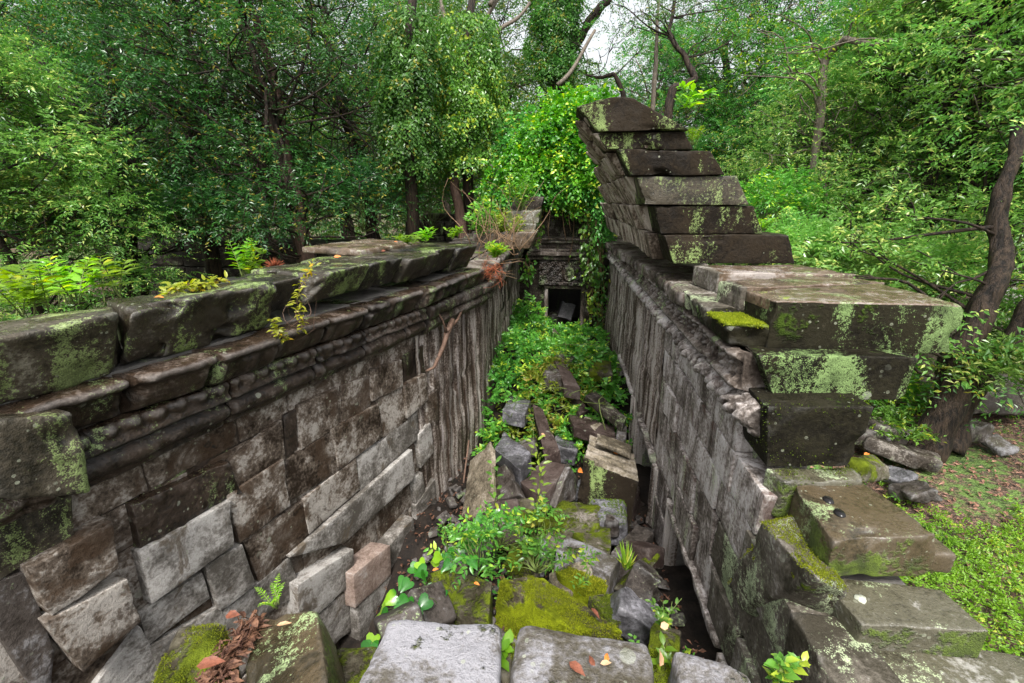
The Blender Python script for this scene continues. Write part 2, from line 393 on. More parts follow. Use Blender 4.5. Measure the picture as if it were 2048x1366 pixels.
M['leafH'] = leafmat('glossy_heart_leaf', (.02, .14, .018), (.05, .26, .025), (.24, .48, .03), .12, .3, .22)
M['leafF'] = leafmat('fern_frond_leaf', (.09, .24, .015), (.24, .42, .02), (.5, .55, .02), .14, .45, .35)
M['leafO'] = leafmat('climbing_fern_leaf', (.2, .26, .02), (.38, .36, .03), (.55, .38, .03), .15, .45, .4)
M['grass'] = leafmat('lawn_blade', (.11, .26, .015), (.22, .42, .03), (.42, .5, .06), .08, .35, .45)
M['hole_in'] = plain('hole_inside', (.012, .011, .011), .15, .2, 8, 0)

# ------------------------------------------------------------------ leaves
def nrm(v): return v / (np.linalg.norm(v, axis=-1, keepdims=True) + 1e-9)
def leaf_geo(P, D, N, L, W, kind=0):
    """P base, D direction, N up-ish normal, L length, W width (arrays)"""
    P = np.asarray(P, float); n = len(P)
    D = nrm(D); U = nrm(np.cross(D, N)); Nn = nrm(np.cross(U, D))
    L = (np.ones(n) * L)[:, None]; W = (np.ones(n) * W)[:, None]
    if kind == 0:
        V = np.stack([P, P + D * L * .42 + U * W * .5 + Nn * W * .18, P + D * L - Nn * L * .12, P + D * L * .42 - U * W * .5 + Nn * W * .18], 1)
        f = np.array([[0, 1, 2], [0, 2, 3]])
    elif kind == 1:
        V = np.stack([P, P + D * L * .25 + U * W * .42 + Nn * W * .15, P + D * L * .6 + U * W * .42 + Nn * W * .12, P + D * L - Nn * L * .15,
                      P + D * L * .6 - U * W * .42 + Nn * W * .12, P + D * L * .25 - U * W * .42 + Nn * W * .15, P + D * L * .45 ], 1)
        f = np.array([[0, 1, 6], [1, 2, 6], [2, 3, 6], [3, 4, 6], [4, 5, 6], [5, 0, 6]])
    else:   # heart
        pts = [(0, 0), (-.12, .22), (-.06, .44), (.16, .52), (.42, .42), (.7, .2), (1.0, 0), (.7, -.2), (.42, -.42), (.16, -.52), (-.06, -.44), (-.12, -.22)]
        arr = []
        for (a, c) in pts:
            arr.append(P + D * L * a + U * W * c + Nn * (W * abs(c) * .35 - L * max(0, a - .5) * .3))
        arr.append(P + D * L * .35)
        V = np.stack(arr, 1); k = len(pts)
        f = np.array([[i, (i + 1) % k, k] for i in range(k)])
    m = V.shape[1]
    F = (f[None] + (np.arange(n) * m)[:, None, None]).reshape(-1, 3)
    return V.reshape(-1, 3), F
def sprays(C, D, rs, n=14, ln=.5, leaf=.1, wid=.4, droop=.35, kind=0, spread=.9):
    """twigs with alternate leaves; C (s,3) starts, D (s,3) directions"""
    s = len(C); D = nrm(D)
    up = np.array([0, 0, 1.0]); side = nrm(np.cross(D, up) + rs.normal(0, .25, (s, 3)))
    nr = nrm(np.cross(side, D)); nr = np.where(nr[:, 2:3] < 0, -nr, nr)
    t = np.linspace(.08, 1, n)[None, :, None] + rs.uniform(-.02, .02, (s, n, 1))
    ln = ln * rs.uniform(.7, 1.25, (s, 1, 1))
    P = C[:, None] + D[:, None] * t * ln - up * (t ** 2) * ln * droop
    sg = np.where(np.arange(n) % 2, 1., -1.)[None, :, None]
    d = D[:, None] * .6 + side[:, None] * sg * spread - up * .25 + rs.normal(0, .28, (s, n, 3))
    N = nr[:, None] + rs.normal(0, .38, (s, n, 3))
    L = leaf * rs.uniform(.65, 1.25, (s, n)) * (1 - .3 * t[..., 0] ** 3)
    return leaf_geo(P.reshape(-1, 3), d.reshape(-1, 3), N.reshape(-1, 3), L.reshape(-1), L.reshape(-1) * wid, kind)
def tube(pts, rad, k=7):
    pts = np.asarray(pts, float); n = len(pts); rad = np.ones(n) * rad
    T = nrm(np.gradient(pts, axis=0)); a = np.array([.31, .95, .1]) if abs(T[0][2]) > .6 else np.array([0, 0, 1.])
    X = nrm(np.cross(T, a)); Y = np.cross(T, X)
    th = np.arange(k) * 2 * math.pi / k
    V = (pts[:, None] + rad[:, None, None] * (np.cos(th)[None, :, None] * X[:, None] + np.sin(th)[None, :, None] * Y[:, None])).reshape(-1, 3)
    i = np.arange(n - 1)[:, None] * k; j = np.arange(k)[None]
    F = np.stack([i + j, i + (j + 1) % k, i + k + (j + 1) % k, i + k + j], -1).reshape(-1, 4)
    return V, [F, np.arange(k)[::-1], (n - 1) * k + np.arange(k)]
def curve(a, b, rs, n=8, bend=.12, sag=0.0):
    a = np.array(a, float); b = np.array(b, float); t = np.linspace(0, 1, n)[:, None]; L = np.linalg.norm(b - a)
    off = rs.normal(0, 1, 3) * bend * L; off2 = rs.normal(0, 1, 3) * bend * L * .5
    return a + (b - a) * t + np.sin(math.pi * t) * off + np.sin(2 * math.pi * t) * off2 - np.array([0, 0, 1.]) * np.sin(math.pi * t) * sag * L

def tree_meshes(name, seed, trunk, tr, centers, cl=.8, ns=22, nl=13, leaf=.11, lmat='leafM', bmat='bark', kind=0, wid=.38, droop=.35, ln=.55, limbs=True):
    """trunk: list of points; centers: (k,3) cluster centres"""
    rs = np.random.RandomState(seed); g = Geo(); tp = np.array(trunk, float)
    tt = np.linspace(0, len(tp) - 1, len(tp) * 6); ti = np.stack([np.interp(tt, range(len(tp)), tp[:, k]) for k in range(3)], 1)
    ti = ti + vn(ti * .8 + seed, 2) * tr * .9; ti[0] = tp[0]
    tt2 = np.linspace(0, len(ti) - 1, len(ti) * 3); ti = np.stack([np.interp(tt2, range(len(ti)), ti[:, k]) for k in range(3)], 1)
    rad = tr * (1 - .72 * np.linspace(0, 1, len(ti))) ; rad[:9] *= np.linspace(1.5, 1.0, 9)
    V, F = tube(ti, rad, 14); V = V + vn(V * [3, 3, 1.2] + seed, 2) * tr * .3 + vn(V * [9, 9, 2] + seed, 2) * tr * .16; g.add(V, F)
    centers = np.asarray(centers, float)
    if limbs:
        for c in centers:
            d = np.linalg.norm(ti - c, axis=1) + np.abs(ti[:, 2] - (c[2] - 1.0)) * .5
            k = max(3, int(np.argmin(d)) if rs.rand() < .8 else int(rs.randint(len(ti) // 2, len(ti))))
            ln_ = np.linalg.norm(c - ti[k]); r0 = min(rad[k] * .5, .012 + .010 * ln_)
            pts = curve(ti[k], c, rs, 8, .1); g.add(*tube(pts, np.linspace(r0, .008, 8), 5))
            for q in range(3):
                e = pts[rs.randint(4, 8)]; g.add(*tube(curve(e, c + rs.normal(0, cl * .55, 3), rs, 5, .12), np.linspace(.012, .004, 5), 4))
    tm = raw_mesh('trunk', *g.out(), M[bmat])
    K = len(centers); d = nrm(rs.normal(0, 1, (K, ns, 3))); d[..., 2] = np.abs(d[..., 2]) * .9 - .25; d = nrm(d)
    rr = cl * rs.uniform(.25, 1, (K, ns, 1)) * rs.uniform(.6, 1.25, (K, 1, 1))
    C = centers[:, None] + d * rr * np.array([1.15, 1.15, .7])
    dd = d * .9 + rs.normal(0, .45, d.shape)
    V, F = sprays(C.reshape(-1, 3), dd.reshape(-1, 3), rs, nl, ln, leaf, wid, droop, kind)
    cm = raw_mesh('crown', V, F, M[lmat], smooth=False)
    return tm, cm
def ell(rs, n, c, r, low=-1.0):
    out = []
    while len(out) < n:
        p = rs.uniform(-1, 1, 3); q = np.linalg.norm(p)
        if q < 1 and p[2] > low and (q > .45 or rs.rand() < .35): out.append(np.array(c) + p * np.array(r))
    return np.array(out)
def place_tree(meshes, name, loc, label, cat='tree', rz=0., sc=1., group='trees of the forest around the ruin', tilt=0.):
    e = empty(name, loc); e.rotation_euler = (tilt, 0, rz); e.scale = (sc, sc, sc)
    for m in meshes:
        o = bpy.data.objects.new('trunk' if m.name.startswith('trunk') else 'crown', m); COL.objects.link(o); o.parent = e
    return tag(e, label, cat, group)

exec_parts = []
# ================================================================== GROUND
def ground():
    xs = np.concatenate([np.linspace(-110, -16, 24), np.linspace(-15, 18, 111), np.linspace(19, 110, 24)])
    ys = np.concatenate([np.linspace(-30, -1, 10), np.linspace(-.7, 26, 90), np.linspace(27, 140, 30)])
    X, Y = np.meshgrid(xs, ys, indexing='ij'); P = np.stack([X, Y, 0 * X], -1).reshape(-1, 3)
    z = -4.15 + fbm(P * .18 + 3, 3) * .35 + fbm(P * 1.1 + 9, 3) * .10
    # slightly lower inside the gallery so the rubble sheet covers it
    inside = (np.abs(P[:, 0] + .3) < 2.2) & (P[:, 1] < 13)
    z = np.where(inside, -5.2, z)
    P[:, 2] = z
    n, m = len(xs), len(ys); i = np.arange(n - 1)[:, None] * m; j = np.arange(m - 1)[None]
    F = np.stack([i + j, i + m + j, i + m + j + 1, i + j + 1], -1).reshape(-1, 4)
    b = NB('forest_ground'); geo = b.n('ShaderNodeNewGeometry'); Pn = geo.outputs['Position']
    n1 = b.noise(Pn, .55, 4, .6, .5); n2 = b.noise(Pn, 6, 5, .65); n3 = b.noise(Pn, 45, 3, .6)
    vd, vc = b.voro(Pn, 22); vs = b.n('ShaderNodeSeparateColor'); b.l(vc, vs.inputs[0])
    lit = b.mix(vs.outputs[0], (.06, .03, .02), (.26, .15, .10))
    lit = b.mix(b.ramp(n3, .4, .6), (.035, .022, .015), lit)
    grn = b.mix(b.ramp(n2, .35, .6), (.03, .06, .012), (.10, .17, .03))
    c = b.mix(b.ramp(b.math('ADD', n1, b.math('MULTIPLY', b.math('SUBTRACT', n2, .5), .5)), .46, .56), lit, grn)
    bs = b.n('ShaderNodeBsdfPrincipled'); b.l(c, bs.inputs['Base Color']); bs.inputs['Roughness'].default_value = .75
    bp = b.n('ShaderNodeBump'); bp.inputs['Strength'].default_value = .8; bp.inputs['Distance'].default_value = .05
    b.l(b.math('ADD', vd, n3), bp.inputs['Height']); b.l(bp.outputs[0], bs.inputs['Normal'])
    o = b.n('ShaderNodeOutputMaterial'); b.l(bs.outputs[0], o.inputs[0])
    tag(put('ground', P, F, b.m, origin=(0, 0, 0)), kind='structure')
ground()
def floorz(x, y):
    x = np.asarray(x, float); y = np.asarray(y, float)
    z = np.interp(y, [.4, 1.25, 1.8, 2.6, 3.2, 4.2, 5.5, 6.5, 7.5, 9, 11, 12.6], [-2.1, -2.15, -2.7, -3.2, -3.5, -3.95, -4.15, -3.95, -3.5, -3.2, -3.35, -3.75])
    z = z - .9 * np.clip((-x - .75) / .4, 0, 1) * np.clip((4.3 - y) / 1.0, 0, 1)
    return z + .12 * np.sin(x * 2.1 + y) - .12 * x * np.clip((y - 5) / 3, 0, 1)
def rubble_floor():
    xs = np.linspace(-3.0, 1.9, 60); ys = np.linspace(.3, 13.4, 150)
    X, Y = np.meshgrid(xs, ys, indexing='ij'); P = np.stack([X.ravel(), Y.ravel(), 0 * X.ravel()], 1)
    P[:, 2] = floorz(P[:, 0], P[:, 1]) + fbm(P * 2.2, 4) * .22
    n, m = len(xs), len(ys); i = np.arange(n - 1)[:, None] * m; j = np.arange(m - 1)[None]
    F = np.stack([i + j, i + m + j, i + m + j + 1, i + j + 1], -1).reshape(-1, 4)
    tag(put('rubble_soil', P, F, M['soil'], origin=(0, 3, -4)), kind='structure')
rubble_floor()

# ================================================================== LEFT GALLERY WALL
LW = tag(empty('gallery_wall', (-2.2, 4.0, -4.9)), 'left gallery wall of dark brown and grey blocks with broken moulded cornice', 'wall', 'two long walls of the roofless gallery')
def lhex(q, prot, back=.34): # px quad TL,TR,BR,BL -> corners
    mx_, my_ = sum(a[0] for a in q) / 4, sum(a[1] for a in q) / 4
    q = [(mx_ + (x - mx_) * 1.03, my_ + (y - my_) * 1.03) for x, y in q]
    tl, tr, br, bl = [onL(x, y, prot) for x, y in q]
    o = np.array([-back, 0.1, 0])
    return np.array([bl, br, bl + o, br + o, tl, tr, tl + o, tr + o])
def strip(name, y0, y1, off, zt, zb, depth, mat, parent, res=.25):
    ys = np.linspace(y0, y1, max(2, int((y1 - y0) / res))); g = Geo()
    a = np.stack([LX(ys) + off, ys, 0 * ys + zt], 1); b_ = a.copy(); b_[:, 2] = zb
    c = a - [depth, 0, 0]; d = b_ - [depth, 0, 0]; n = len(ys)
    V = np.concatenate([a, b_, c, d]); i = np.arange(n - 1)
    F = [np.stack([i + n, i + n + 1, i + 1, i], 1), np.stack([i, i + 1, i + 2 * n + 1, i + 2 * n], 1), np.stack([i + 2 * n, i + 2 * n + 1, i + 3 * n + 1, i + 3 * n], 1),
         np.array([[0, 2 * n, 3 * n, n]]), np.array([[n - 1, 2 * n - 1, 4 * n - 1, 3 * n - 1]])]
    return put(name, V, F, mat, parent, smooth=False)
strip('wall_core', .2, 12.7, -.17, -1.25, -5.2, .95, M['dark'], LW)
strip('wall_core', .2, 6.2, .05, -.93, -1.2, .45, M['dark'], LW)
LB = [ # px quads, protrusion, material
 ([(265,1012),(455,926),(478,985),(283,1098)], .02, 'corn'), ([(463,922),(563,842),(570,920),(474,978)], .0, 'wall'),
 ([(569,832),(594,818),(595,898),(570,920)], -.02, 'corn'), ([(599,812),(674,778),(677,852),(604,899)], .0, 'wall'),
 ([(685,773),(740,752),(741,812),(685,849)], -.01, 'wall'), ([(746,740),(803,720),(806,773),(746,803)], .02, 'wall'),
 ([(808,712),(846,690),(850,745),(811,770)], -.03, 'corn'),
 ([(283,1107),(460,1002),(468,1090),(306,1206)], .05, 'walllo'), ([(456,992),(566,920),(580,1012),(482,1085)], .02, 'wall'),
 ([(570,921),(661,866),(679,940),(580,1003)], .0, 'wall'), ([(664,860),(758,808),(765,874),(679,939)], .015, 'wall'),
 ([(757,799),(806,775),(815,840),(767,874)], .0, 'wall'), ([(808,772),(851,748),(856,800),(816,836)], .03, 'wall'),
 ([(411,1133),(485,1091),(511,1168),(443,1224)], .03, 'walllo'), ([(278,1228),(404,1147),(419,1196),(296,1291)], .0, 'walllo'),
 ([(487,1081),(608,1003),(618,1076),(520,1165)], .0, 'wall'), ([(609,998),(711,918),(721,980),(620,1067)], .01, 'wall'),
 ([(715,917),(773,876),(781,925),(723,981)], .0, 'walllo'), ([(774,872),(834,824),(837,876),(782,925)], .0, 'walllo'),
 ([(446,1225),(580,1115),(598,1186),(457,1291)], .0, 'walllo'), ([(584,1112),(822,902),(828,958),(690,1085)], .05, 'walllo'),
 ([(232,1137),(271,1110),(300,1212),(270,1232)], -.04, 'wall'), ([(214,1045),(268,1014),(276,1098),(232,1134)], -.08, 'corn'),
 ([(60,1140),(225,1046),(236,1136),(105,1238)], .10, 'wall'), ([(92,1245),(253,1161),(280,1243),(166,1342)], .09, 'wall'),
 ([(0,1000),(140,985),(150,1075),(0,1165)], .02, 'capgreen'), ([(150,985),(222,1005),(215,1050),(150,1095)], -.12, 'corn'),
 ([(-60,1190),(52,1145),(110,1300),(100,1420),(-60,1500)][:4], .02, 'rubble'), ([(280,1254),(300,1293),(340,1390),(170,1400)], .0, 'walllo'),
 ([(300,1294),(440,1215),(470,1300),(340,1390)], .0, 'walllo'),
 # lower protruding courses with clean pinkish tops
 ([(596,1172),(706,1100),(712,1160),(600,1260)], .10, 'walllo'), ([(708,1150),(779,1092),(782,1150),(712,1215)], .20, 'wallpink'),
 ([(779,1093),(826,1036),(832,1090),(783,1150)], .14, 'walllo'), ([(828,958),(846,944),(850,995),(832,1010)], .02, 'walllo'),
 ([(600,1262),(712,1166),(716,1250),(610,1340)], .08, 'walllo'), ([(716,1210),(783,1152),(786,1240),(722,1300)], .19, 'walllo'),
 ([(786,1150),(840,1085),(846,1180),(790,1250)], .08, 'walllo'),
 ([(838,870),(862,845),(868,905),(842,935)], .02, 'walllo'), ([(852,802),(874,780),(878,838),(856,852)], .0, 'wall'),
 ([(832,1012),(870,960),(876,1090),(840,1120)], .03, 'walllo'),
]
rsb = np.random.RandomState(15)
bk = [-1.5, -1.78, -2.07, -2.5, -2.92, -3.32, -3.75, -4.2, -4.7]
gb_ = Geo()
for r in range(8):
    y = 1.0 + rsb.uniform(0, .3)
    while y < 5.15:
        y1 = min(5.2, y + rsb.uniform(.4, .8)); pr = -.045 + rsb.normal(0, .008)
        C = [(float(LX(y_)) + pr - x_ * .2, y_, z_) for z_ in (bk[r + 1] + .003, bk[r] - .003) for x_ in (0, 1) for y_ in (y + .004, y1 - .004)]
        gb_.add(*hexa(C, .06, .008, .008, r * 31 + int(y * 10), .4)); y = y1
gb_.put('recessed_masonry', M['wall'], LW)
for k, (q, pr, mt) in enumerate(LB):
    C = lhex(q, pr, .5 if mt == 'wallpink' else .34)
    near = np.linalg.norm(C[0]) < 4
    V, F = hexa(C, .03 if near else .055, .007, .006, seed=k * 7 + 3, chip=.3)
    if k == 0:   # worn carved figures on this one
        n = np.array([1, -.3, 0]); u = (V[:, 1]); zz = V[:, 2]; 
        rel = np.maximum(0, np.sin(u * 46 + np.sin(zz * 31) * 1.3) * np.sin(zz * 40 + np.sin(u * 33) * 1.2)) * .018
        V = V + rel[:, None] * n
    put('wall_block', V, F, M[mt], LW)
# cornice stones (two moulded courses), each its own length, pushed in or out a little
def profile_block(name, prof, y0, y1, fx, mat, parent, sgn=1, orn=None, seed=0, res=.03, amp=.008, dz=0, dx=0, back=.45):
    pr = np.array(prof, float)                      # (out, z)
    d = np.concatenate([[0], np.cumsum(np.linalg.norm(np.diff(pr, axis=0), axis=1))]); m = max(6, int(d[-1] / res))
    t = np.linspace(0, d[-1], m); po = np.interp(t, d, pr[:, 0]); pz = np.interp(t, d, pr[:, 1])
    po = np.convolve(np.pad(po, 1, 'edge'), [.12, .76, .12], 'valid'); 
    ys = np.concatenate([[y0, y0 + .012], np.linspace(y0 + .03, y1 - .03, max(3, int((y1 - y0) / res))), [y1 - .012, y1]])
    rnd = np.interp(ys, [y0, y0 + .012, y0 + .03, y1 - .03, y1 - .012, y1], [-.03, -.012, 0, 0, -.012, -.03])
    Y, K = np.meshgrid(ys, np.arange(m), indexing='ij')
    out = po[K] + rnd[:, None] + dx
    if orn is not None: out = out + orn(Y, pz[K], t[K])
    X = fx(Y) + sgn * out; Z = pz[K] + dz
    V = np.stack([X, Y, Z], -1).reshape(-1, 3)
    sv = seed * 3.1 % 57
    V = V + vn(V * 2.6 + sv, 2) * amp * 2.2 + vn(V * 13 + sv, 2) * amp * .6
    ch = np.maximum(0, fbm(V * 3.3 + sv + 9, 3) - .2) * .14; V[:, 0] -= sgn * ch
    n = len(ys); i = np.arange(n - 1)[:, None] * m; j = np.arange(m - 1)[None]
    F = np.stack([i + j, i + j + 1, i + m + j + 1, i + m + j], -1).reshape(-1, 4)
    g = Geo(); g.add(V, F if sgn > 0 else F[:, ::-1])
    bx = np.array([sgn * -back, 0, 0])
    g.add(np.concatenate([V[:m], V[:1] + bx, V[m - 1:m] + bx]), np.array(list(range(m)) + [m + 1, m])[::-1 if sgn < 0 else 1])
    e = V[-m:]; g.add(np.concatenate([e, e[:1] + bx, e[-1:] + bx]), np.array(list(range(m)) + [m + 1, m])[::1 if sgn < 0 else -1])
    a, b_ = V[0], V[(n - 1) * m]; g.add([a, b_, b_ + bx, a + bx], np.array([[0, 1, 2, 3]]))
    a, b_ = V[m - 1], V[n * m - 1]; g.add([a, b_, b_ + bx, a + bx], np.array([[3, 2, 1, 0]]))
    return g.put(name, mat, parent)
rs = np.random.RandomState(11)
lip = [(.08,-.935),(.24,-.94),(.285,-.955),(.285,-.985),(.25,-1.005),(.22,-1.02),(.20,-1.08),(.165,-1.13),(.15,-1.17),(.02,-1.19)]
tor0 = [(.02,-1.19),(.13,-1.195),(.15,-1.22),(.13,-1.26),(.145,-1.285),(.15,-1.30),(.12,-1.315),(.075,-1.325),(.10,-1.345),(.125,-1.375),(.115,-1.41),(.075,-1.435),(.05,-1.44),(.05,-1.475),(-.02,-1.49)]
tor = [(a, -1.19 + (b_ + 1.19) * 1.2) for a, b_ in tor0]
beads = lambda Y, Z, t: np.where((Z < -1.19) & (Z > -1.265), .034 * np.abs(np.sin(Y * 26)) - .014, 0)
def petals(Y, Z, t): return np.where((Z < -1.03) & (Z > -1.16), .04 * np.abs(np.sin(Y * 13)) - .012, 0)
cuts = [1.0, 1.58, 2.12, 2.55, 3.02, 3.5, 3.95, 4.4, 4.85, 5.3, 5.85, 6.4]
for k in range(len(cuts) - 1):
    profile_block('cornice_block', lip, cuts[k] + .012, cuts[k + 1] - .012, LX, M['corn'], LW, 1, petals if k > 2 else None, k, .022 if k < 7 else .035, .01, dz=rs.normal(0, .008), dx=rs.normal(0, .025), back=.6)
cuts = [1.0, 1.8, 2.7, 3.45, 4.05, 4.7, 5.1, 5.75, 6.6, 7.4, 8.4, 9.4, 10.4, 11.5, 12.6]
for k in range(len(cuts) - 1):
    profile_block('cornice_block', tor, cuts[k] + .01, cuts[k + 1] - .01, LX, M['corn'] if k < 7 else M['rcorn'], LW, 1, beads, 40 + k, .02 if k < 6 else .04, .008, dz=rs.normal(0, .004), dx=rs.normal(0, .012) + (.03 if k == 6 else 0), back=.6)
farlip = [(-.25,-.93),(.10,-.95),(.16,-.98),(.16,-1.03),(.10,-1.07),(.10,-1.12),(.05,-1.19)]
cuts = [6.42, 7.2, 8.0, 9.1, 10.3, 11.4, 12.6]
for k in range(len(cuts) - 1):
    profile_block('cornice_block', farlip, cuts[k] + .01, cuts[k + 1] - .01, LX, M['rcorn'], LW, 1, None, 70 + k, .04, .012, dx=rs.normal(0, .015), back=.6)
# far streaked face
def face_grid(name, fx, sgn, y0, y1, zt, zb, mat, parent, cracks=(), flute=.02, res=.045, seed=0, zr=.12, zbf=None, joints=()):
    ys = np.linspace(y0, y1, int((y1 - y0) / res)); zs = np.linspace(0, 1, int((zt - zb) / zr))
    Y, T = np.meshgrid(ys, zs, indexing='ij')
    ZB = zb if zbf is None else zbf(Y)
    Z = zt + (ZB - zt) * T; P = np.stack([Y.ravel(), Z.ravel(), 0 * Y.ravel()], 1)
    d = fbm(P * [9, .35, 1] + seed, 3) * flute + fbm(P * [1.3, 1.3, 1] + seed + 5, 3) * .05
    for (cy, w_, z1) in cracks: d = d - .16 * np.exp(-((P[:, 0] - cy - .05 * np.sin(P[:, 1] * 3)) / w_) ** 2) * (P[:, 1] > z1)
    for (jz) in joints: d = d - .018 * np.exp(-((P[:, 1] - jz) / .02) ** 2)
    V = np.stack([fx(P[:, 0]) + sgn * d, P[:, 0], P[:, 1]], 1)
    n, m = Y.shape; i = np.arange(n - 1)[:, None] * m; j = np.arange(m - 1)[None]
    F = np.stack([i + j, i + j + 1, i + m + j + 1, i + m + j], -1).reshape(-1, 4)
    return put(name, V, F if sgn > 0 else F[:, ::-1], mat, parent)
face_grid('streaked_wall_face', lambda y: LX(y) - .01, 1, 5.0, 12.65, -1.5, -5.0, M['streak'], LW, joints=(-1.8, -2.15, -2.5, -2.9, -3.3, -3.7), cracks=[(6.02, .05, -2.6), (7.7, .07, -2.9), (5.35, .04, -2.3)], flute=.032, res=.025, zr=.08)
# extra pieces on the near corner of the cornice
V, F = hexa(lhex([(-30, 848), (160, 826), (188, 985), (-30, 1010)], .36, .5), .03, .03, .014, 91, 1.2); put('cornice_block', V, F, M['capgreen'], LW)

def solo(name, V, F, mat, label, cat, group=None): return tag(put(name, V, F, mat), label, cat, group)
# capstones on the left wall, each a loose stone
G1 = 'capstones along the top of the left wall'
for yy0 in (1.0, 1.62, 2.2, 2.75):
    C = [(float(LX(y_)) - x_ * .5 - .06, y_, z_) for z_ in (-1.86, -1.5) for x_ in (0, 1) for y_ in (yy0, yy0 + .56)]
    V, F = hexa(C, .04, .01, .01, int(yy0 * 50), .6); put('wall_block', V, F, M['corn'], LW)
caps = [ (1.0, 2.12, 'capgreen', .02, .37, 'green lichened capstone at the left edge, nearest on the left wall'),
         (2.17, 3.10, 'cap', .02, .36, 'black capstone with yellow green drips and a hollowed broken top, beside the nearest green one'),
         (3.12, 3.42, 'cap', -.10, .28, 'narrow recessed dark capstone behind the hanging fern stems'),
         (3.44, 4.05, 'cap', .03, .25, 'chipped capstone under the hanging fern on the left wall'),
         (4.08, 4.62, 'cap', -.02, .27, 'dark capstone fifth along the left wall behind the hanging fern'),
         (4.66, 5.25, 'cap', .02, .27, 'notched dark capstone between the fern stone and the wall end stones'),
         (5.28, 5.75, 'cap', -.03, .29, 'narrow dark capstone second from the far end of the left row'),
         (5.78, 6.3, 'cap', .0, .31, 'squared capstone at the far end of the left row beside the bright tuft')]
for k, (y0, y1, mt, off, th, lab) in enumerate(caps):
    zt = -.575 + .01 * math.sin(k * 2.3)
    x0, x1 = float(LX(y0)) + .22 + off, float(LX(y1)) + .22 + off
    q = lambda x, y, z: (x, y, z)
    wdt = [.34, .42, .6, .8, .85, .9, .9, .9][k]
    und = .17
    C = [q(x0 - und, y0, zt - th), q(x1 - und, y1, zt - th), q(x0 - wdt, y0 + .25, zt - th), q(x1 - wdt, y1 + .25, zt - th), q(x0, y0, zt), q(x1, y1, zt), q(x0 - wdt, y0 + .25, zt - .01), q(x1 - wdt, y1 + .25, zt - .01)]
    V, F = hexa(C, .028 if k < 5 else .045, .03, .016, 200 + k, 1.9 if k in (1, 3) else 1.1)
    if k == 1:
        a_ = np.clip((V[:, 1] - 2.55) / .2, 0, 1) * np.clip((V[:, 2] + .86) / .2, 0, 1); hol = np.maximum(0, fbm(V * 4.2 + 40, 3) + .15); V[:, 0] -= a_ * hol * .16; V[:, 2] -= a_ * hol * .06
    solo('capstone', V, F, M[mt], lab, 'stone block', G1)
# thin second layer slabs behind
for k, (y0, y1, dx, lab) in enumerate([(4.9, 6.1, -.5, 'flat wet slab on the far end of the left wall, behind the squared capstone')]):
    x0, x1 = float(LX(y0)) + dx, float(LX(y1)) + dx
    C = [(x0, y0, -.60), (x1, y1, -.60), (x0 - .8, y0 + .2, -.60), (x1 - .8, y1 + .2, -.60), (x0, y0, -.53), (x1, y1, -.53), (x0 - .8, y0 + .2, -.52), (x1 - .8, y1 + .2, -.52)]
    V, F = hexa(C, .05, .02, .012, 300 + k); solo('flat_slab', V, F, M['slab'], lab, 'stone slab')
# stepped stones at the far end of the left wall (collapsed vault foot)
for k, (pa, pb, pc, pd, Y, mt, lab) in enumerate([
    ((940, 498), (1060, 498), (945, 465), (1075, 462), 9.2, 'slab', 'tilted flat stone lowest of the stepped stones past the left wall end'),
    ((975, 466), (1068, 466), (1000, 447), (1072, 447), 9.9, 'step', 'pale stepped stone in the middle beside the gate facade'),
    ((1010, 447), (1076, 447), (1014, 420), (1082, 420), 10.4, 'step', 'mossy stepped stone below the hanging vines at the gate'),
    ((1020, 420), (1082, 420), (1028, 392), (1088, 394), 11.0, 'dark', 'topmost stepped stone half hidden by vines at the gate')]):
    p = [onY(*a, Y) for a in (pa, pb, pc, pd)]
    V, F = hexa(prismY([(a[0], a[2]) for a in p], Y, Y + .7), .06, .03, .02, 320 + k); solo('stepped_stone', V, F, M[mt], lab, 'stone block', 'stepped stones at the far end of the left wall')
V, F = hexa(boxC((-1.75, 10.6, -1.5), (1.1, 3.4, 1.4)), .15, .05, .05, 351); solo('ruined_wall', V, F, M['dark'], 'dark stone footing under the stepped stones by the gate', 'wall')

# ================================================================== RIGHT GALLERY WALL
RW = tag(empty('gallery_wall', (1.8, 5.0, -4.9)), 'right gallery wall of pale streaked blocks with carved frieze and dark openings', 'wall', 'two long walls of the roofless gallery')
RX = lambda y: 1.25 + 0 * np.asarray(y, float)
def boxg(g, x0, x1, y0, y1, z0, z1):
    C = [(x, y, z) for z in (z0, z1) for y in (y0, y1) for x in (x0, x1)]
    g.add(C, np.array([[0, 2, 3, 1], [4, 5, 7, 6], [0, 1, 5, 4], [2, 6, 7, 3], [0, 4, 6, 2], [1, 3, 7, 5]]))
g = Geo()
OPEN = [(2.62, 4.26, -3.12), (5.16, 6.5, -3.15), (7.05, 9.0, -3.05)]
boxg(g, 1.36, 1.7, 2.9, 12.6, -3.0, -1.1); boxg(g, 1.36, 1.7, .2, 2.9, -3.0, -2.36)
for a, b_ in [(.2, 2.62), (4.26, 5.16), (6.5, 7.05), (9.0, 12.6)]: boxg(g, 1.36, 1.7, a, b_, -5.2, -3.0)
boxg(g, 1.7, 1.82, 2.6, 12.6, -5.2, -3.0); boxg(g, 1.71, 1.8, .2, 2.6, -5.2, -3.0)
g.put('wall_core', M['dark'], RW, smooth=False)
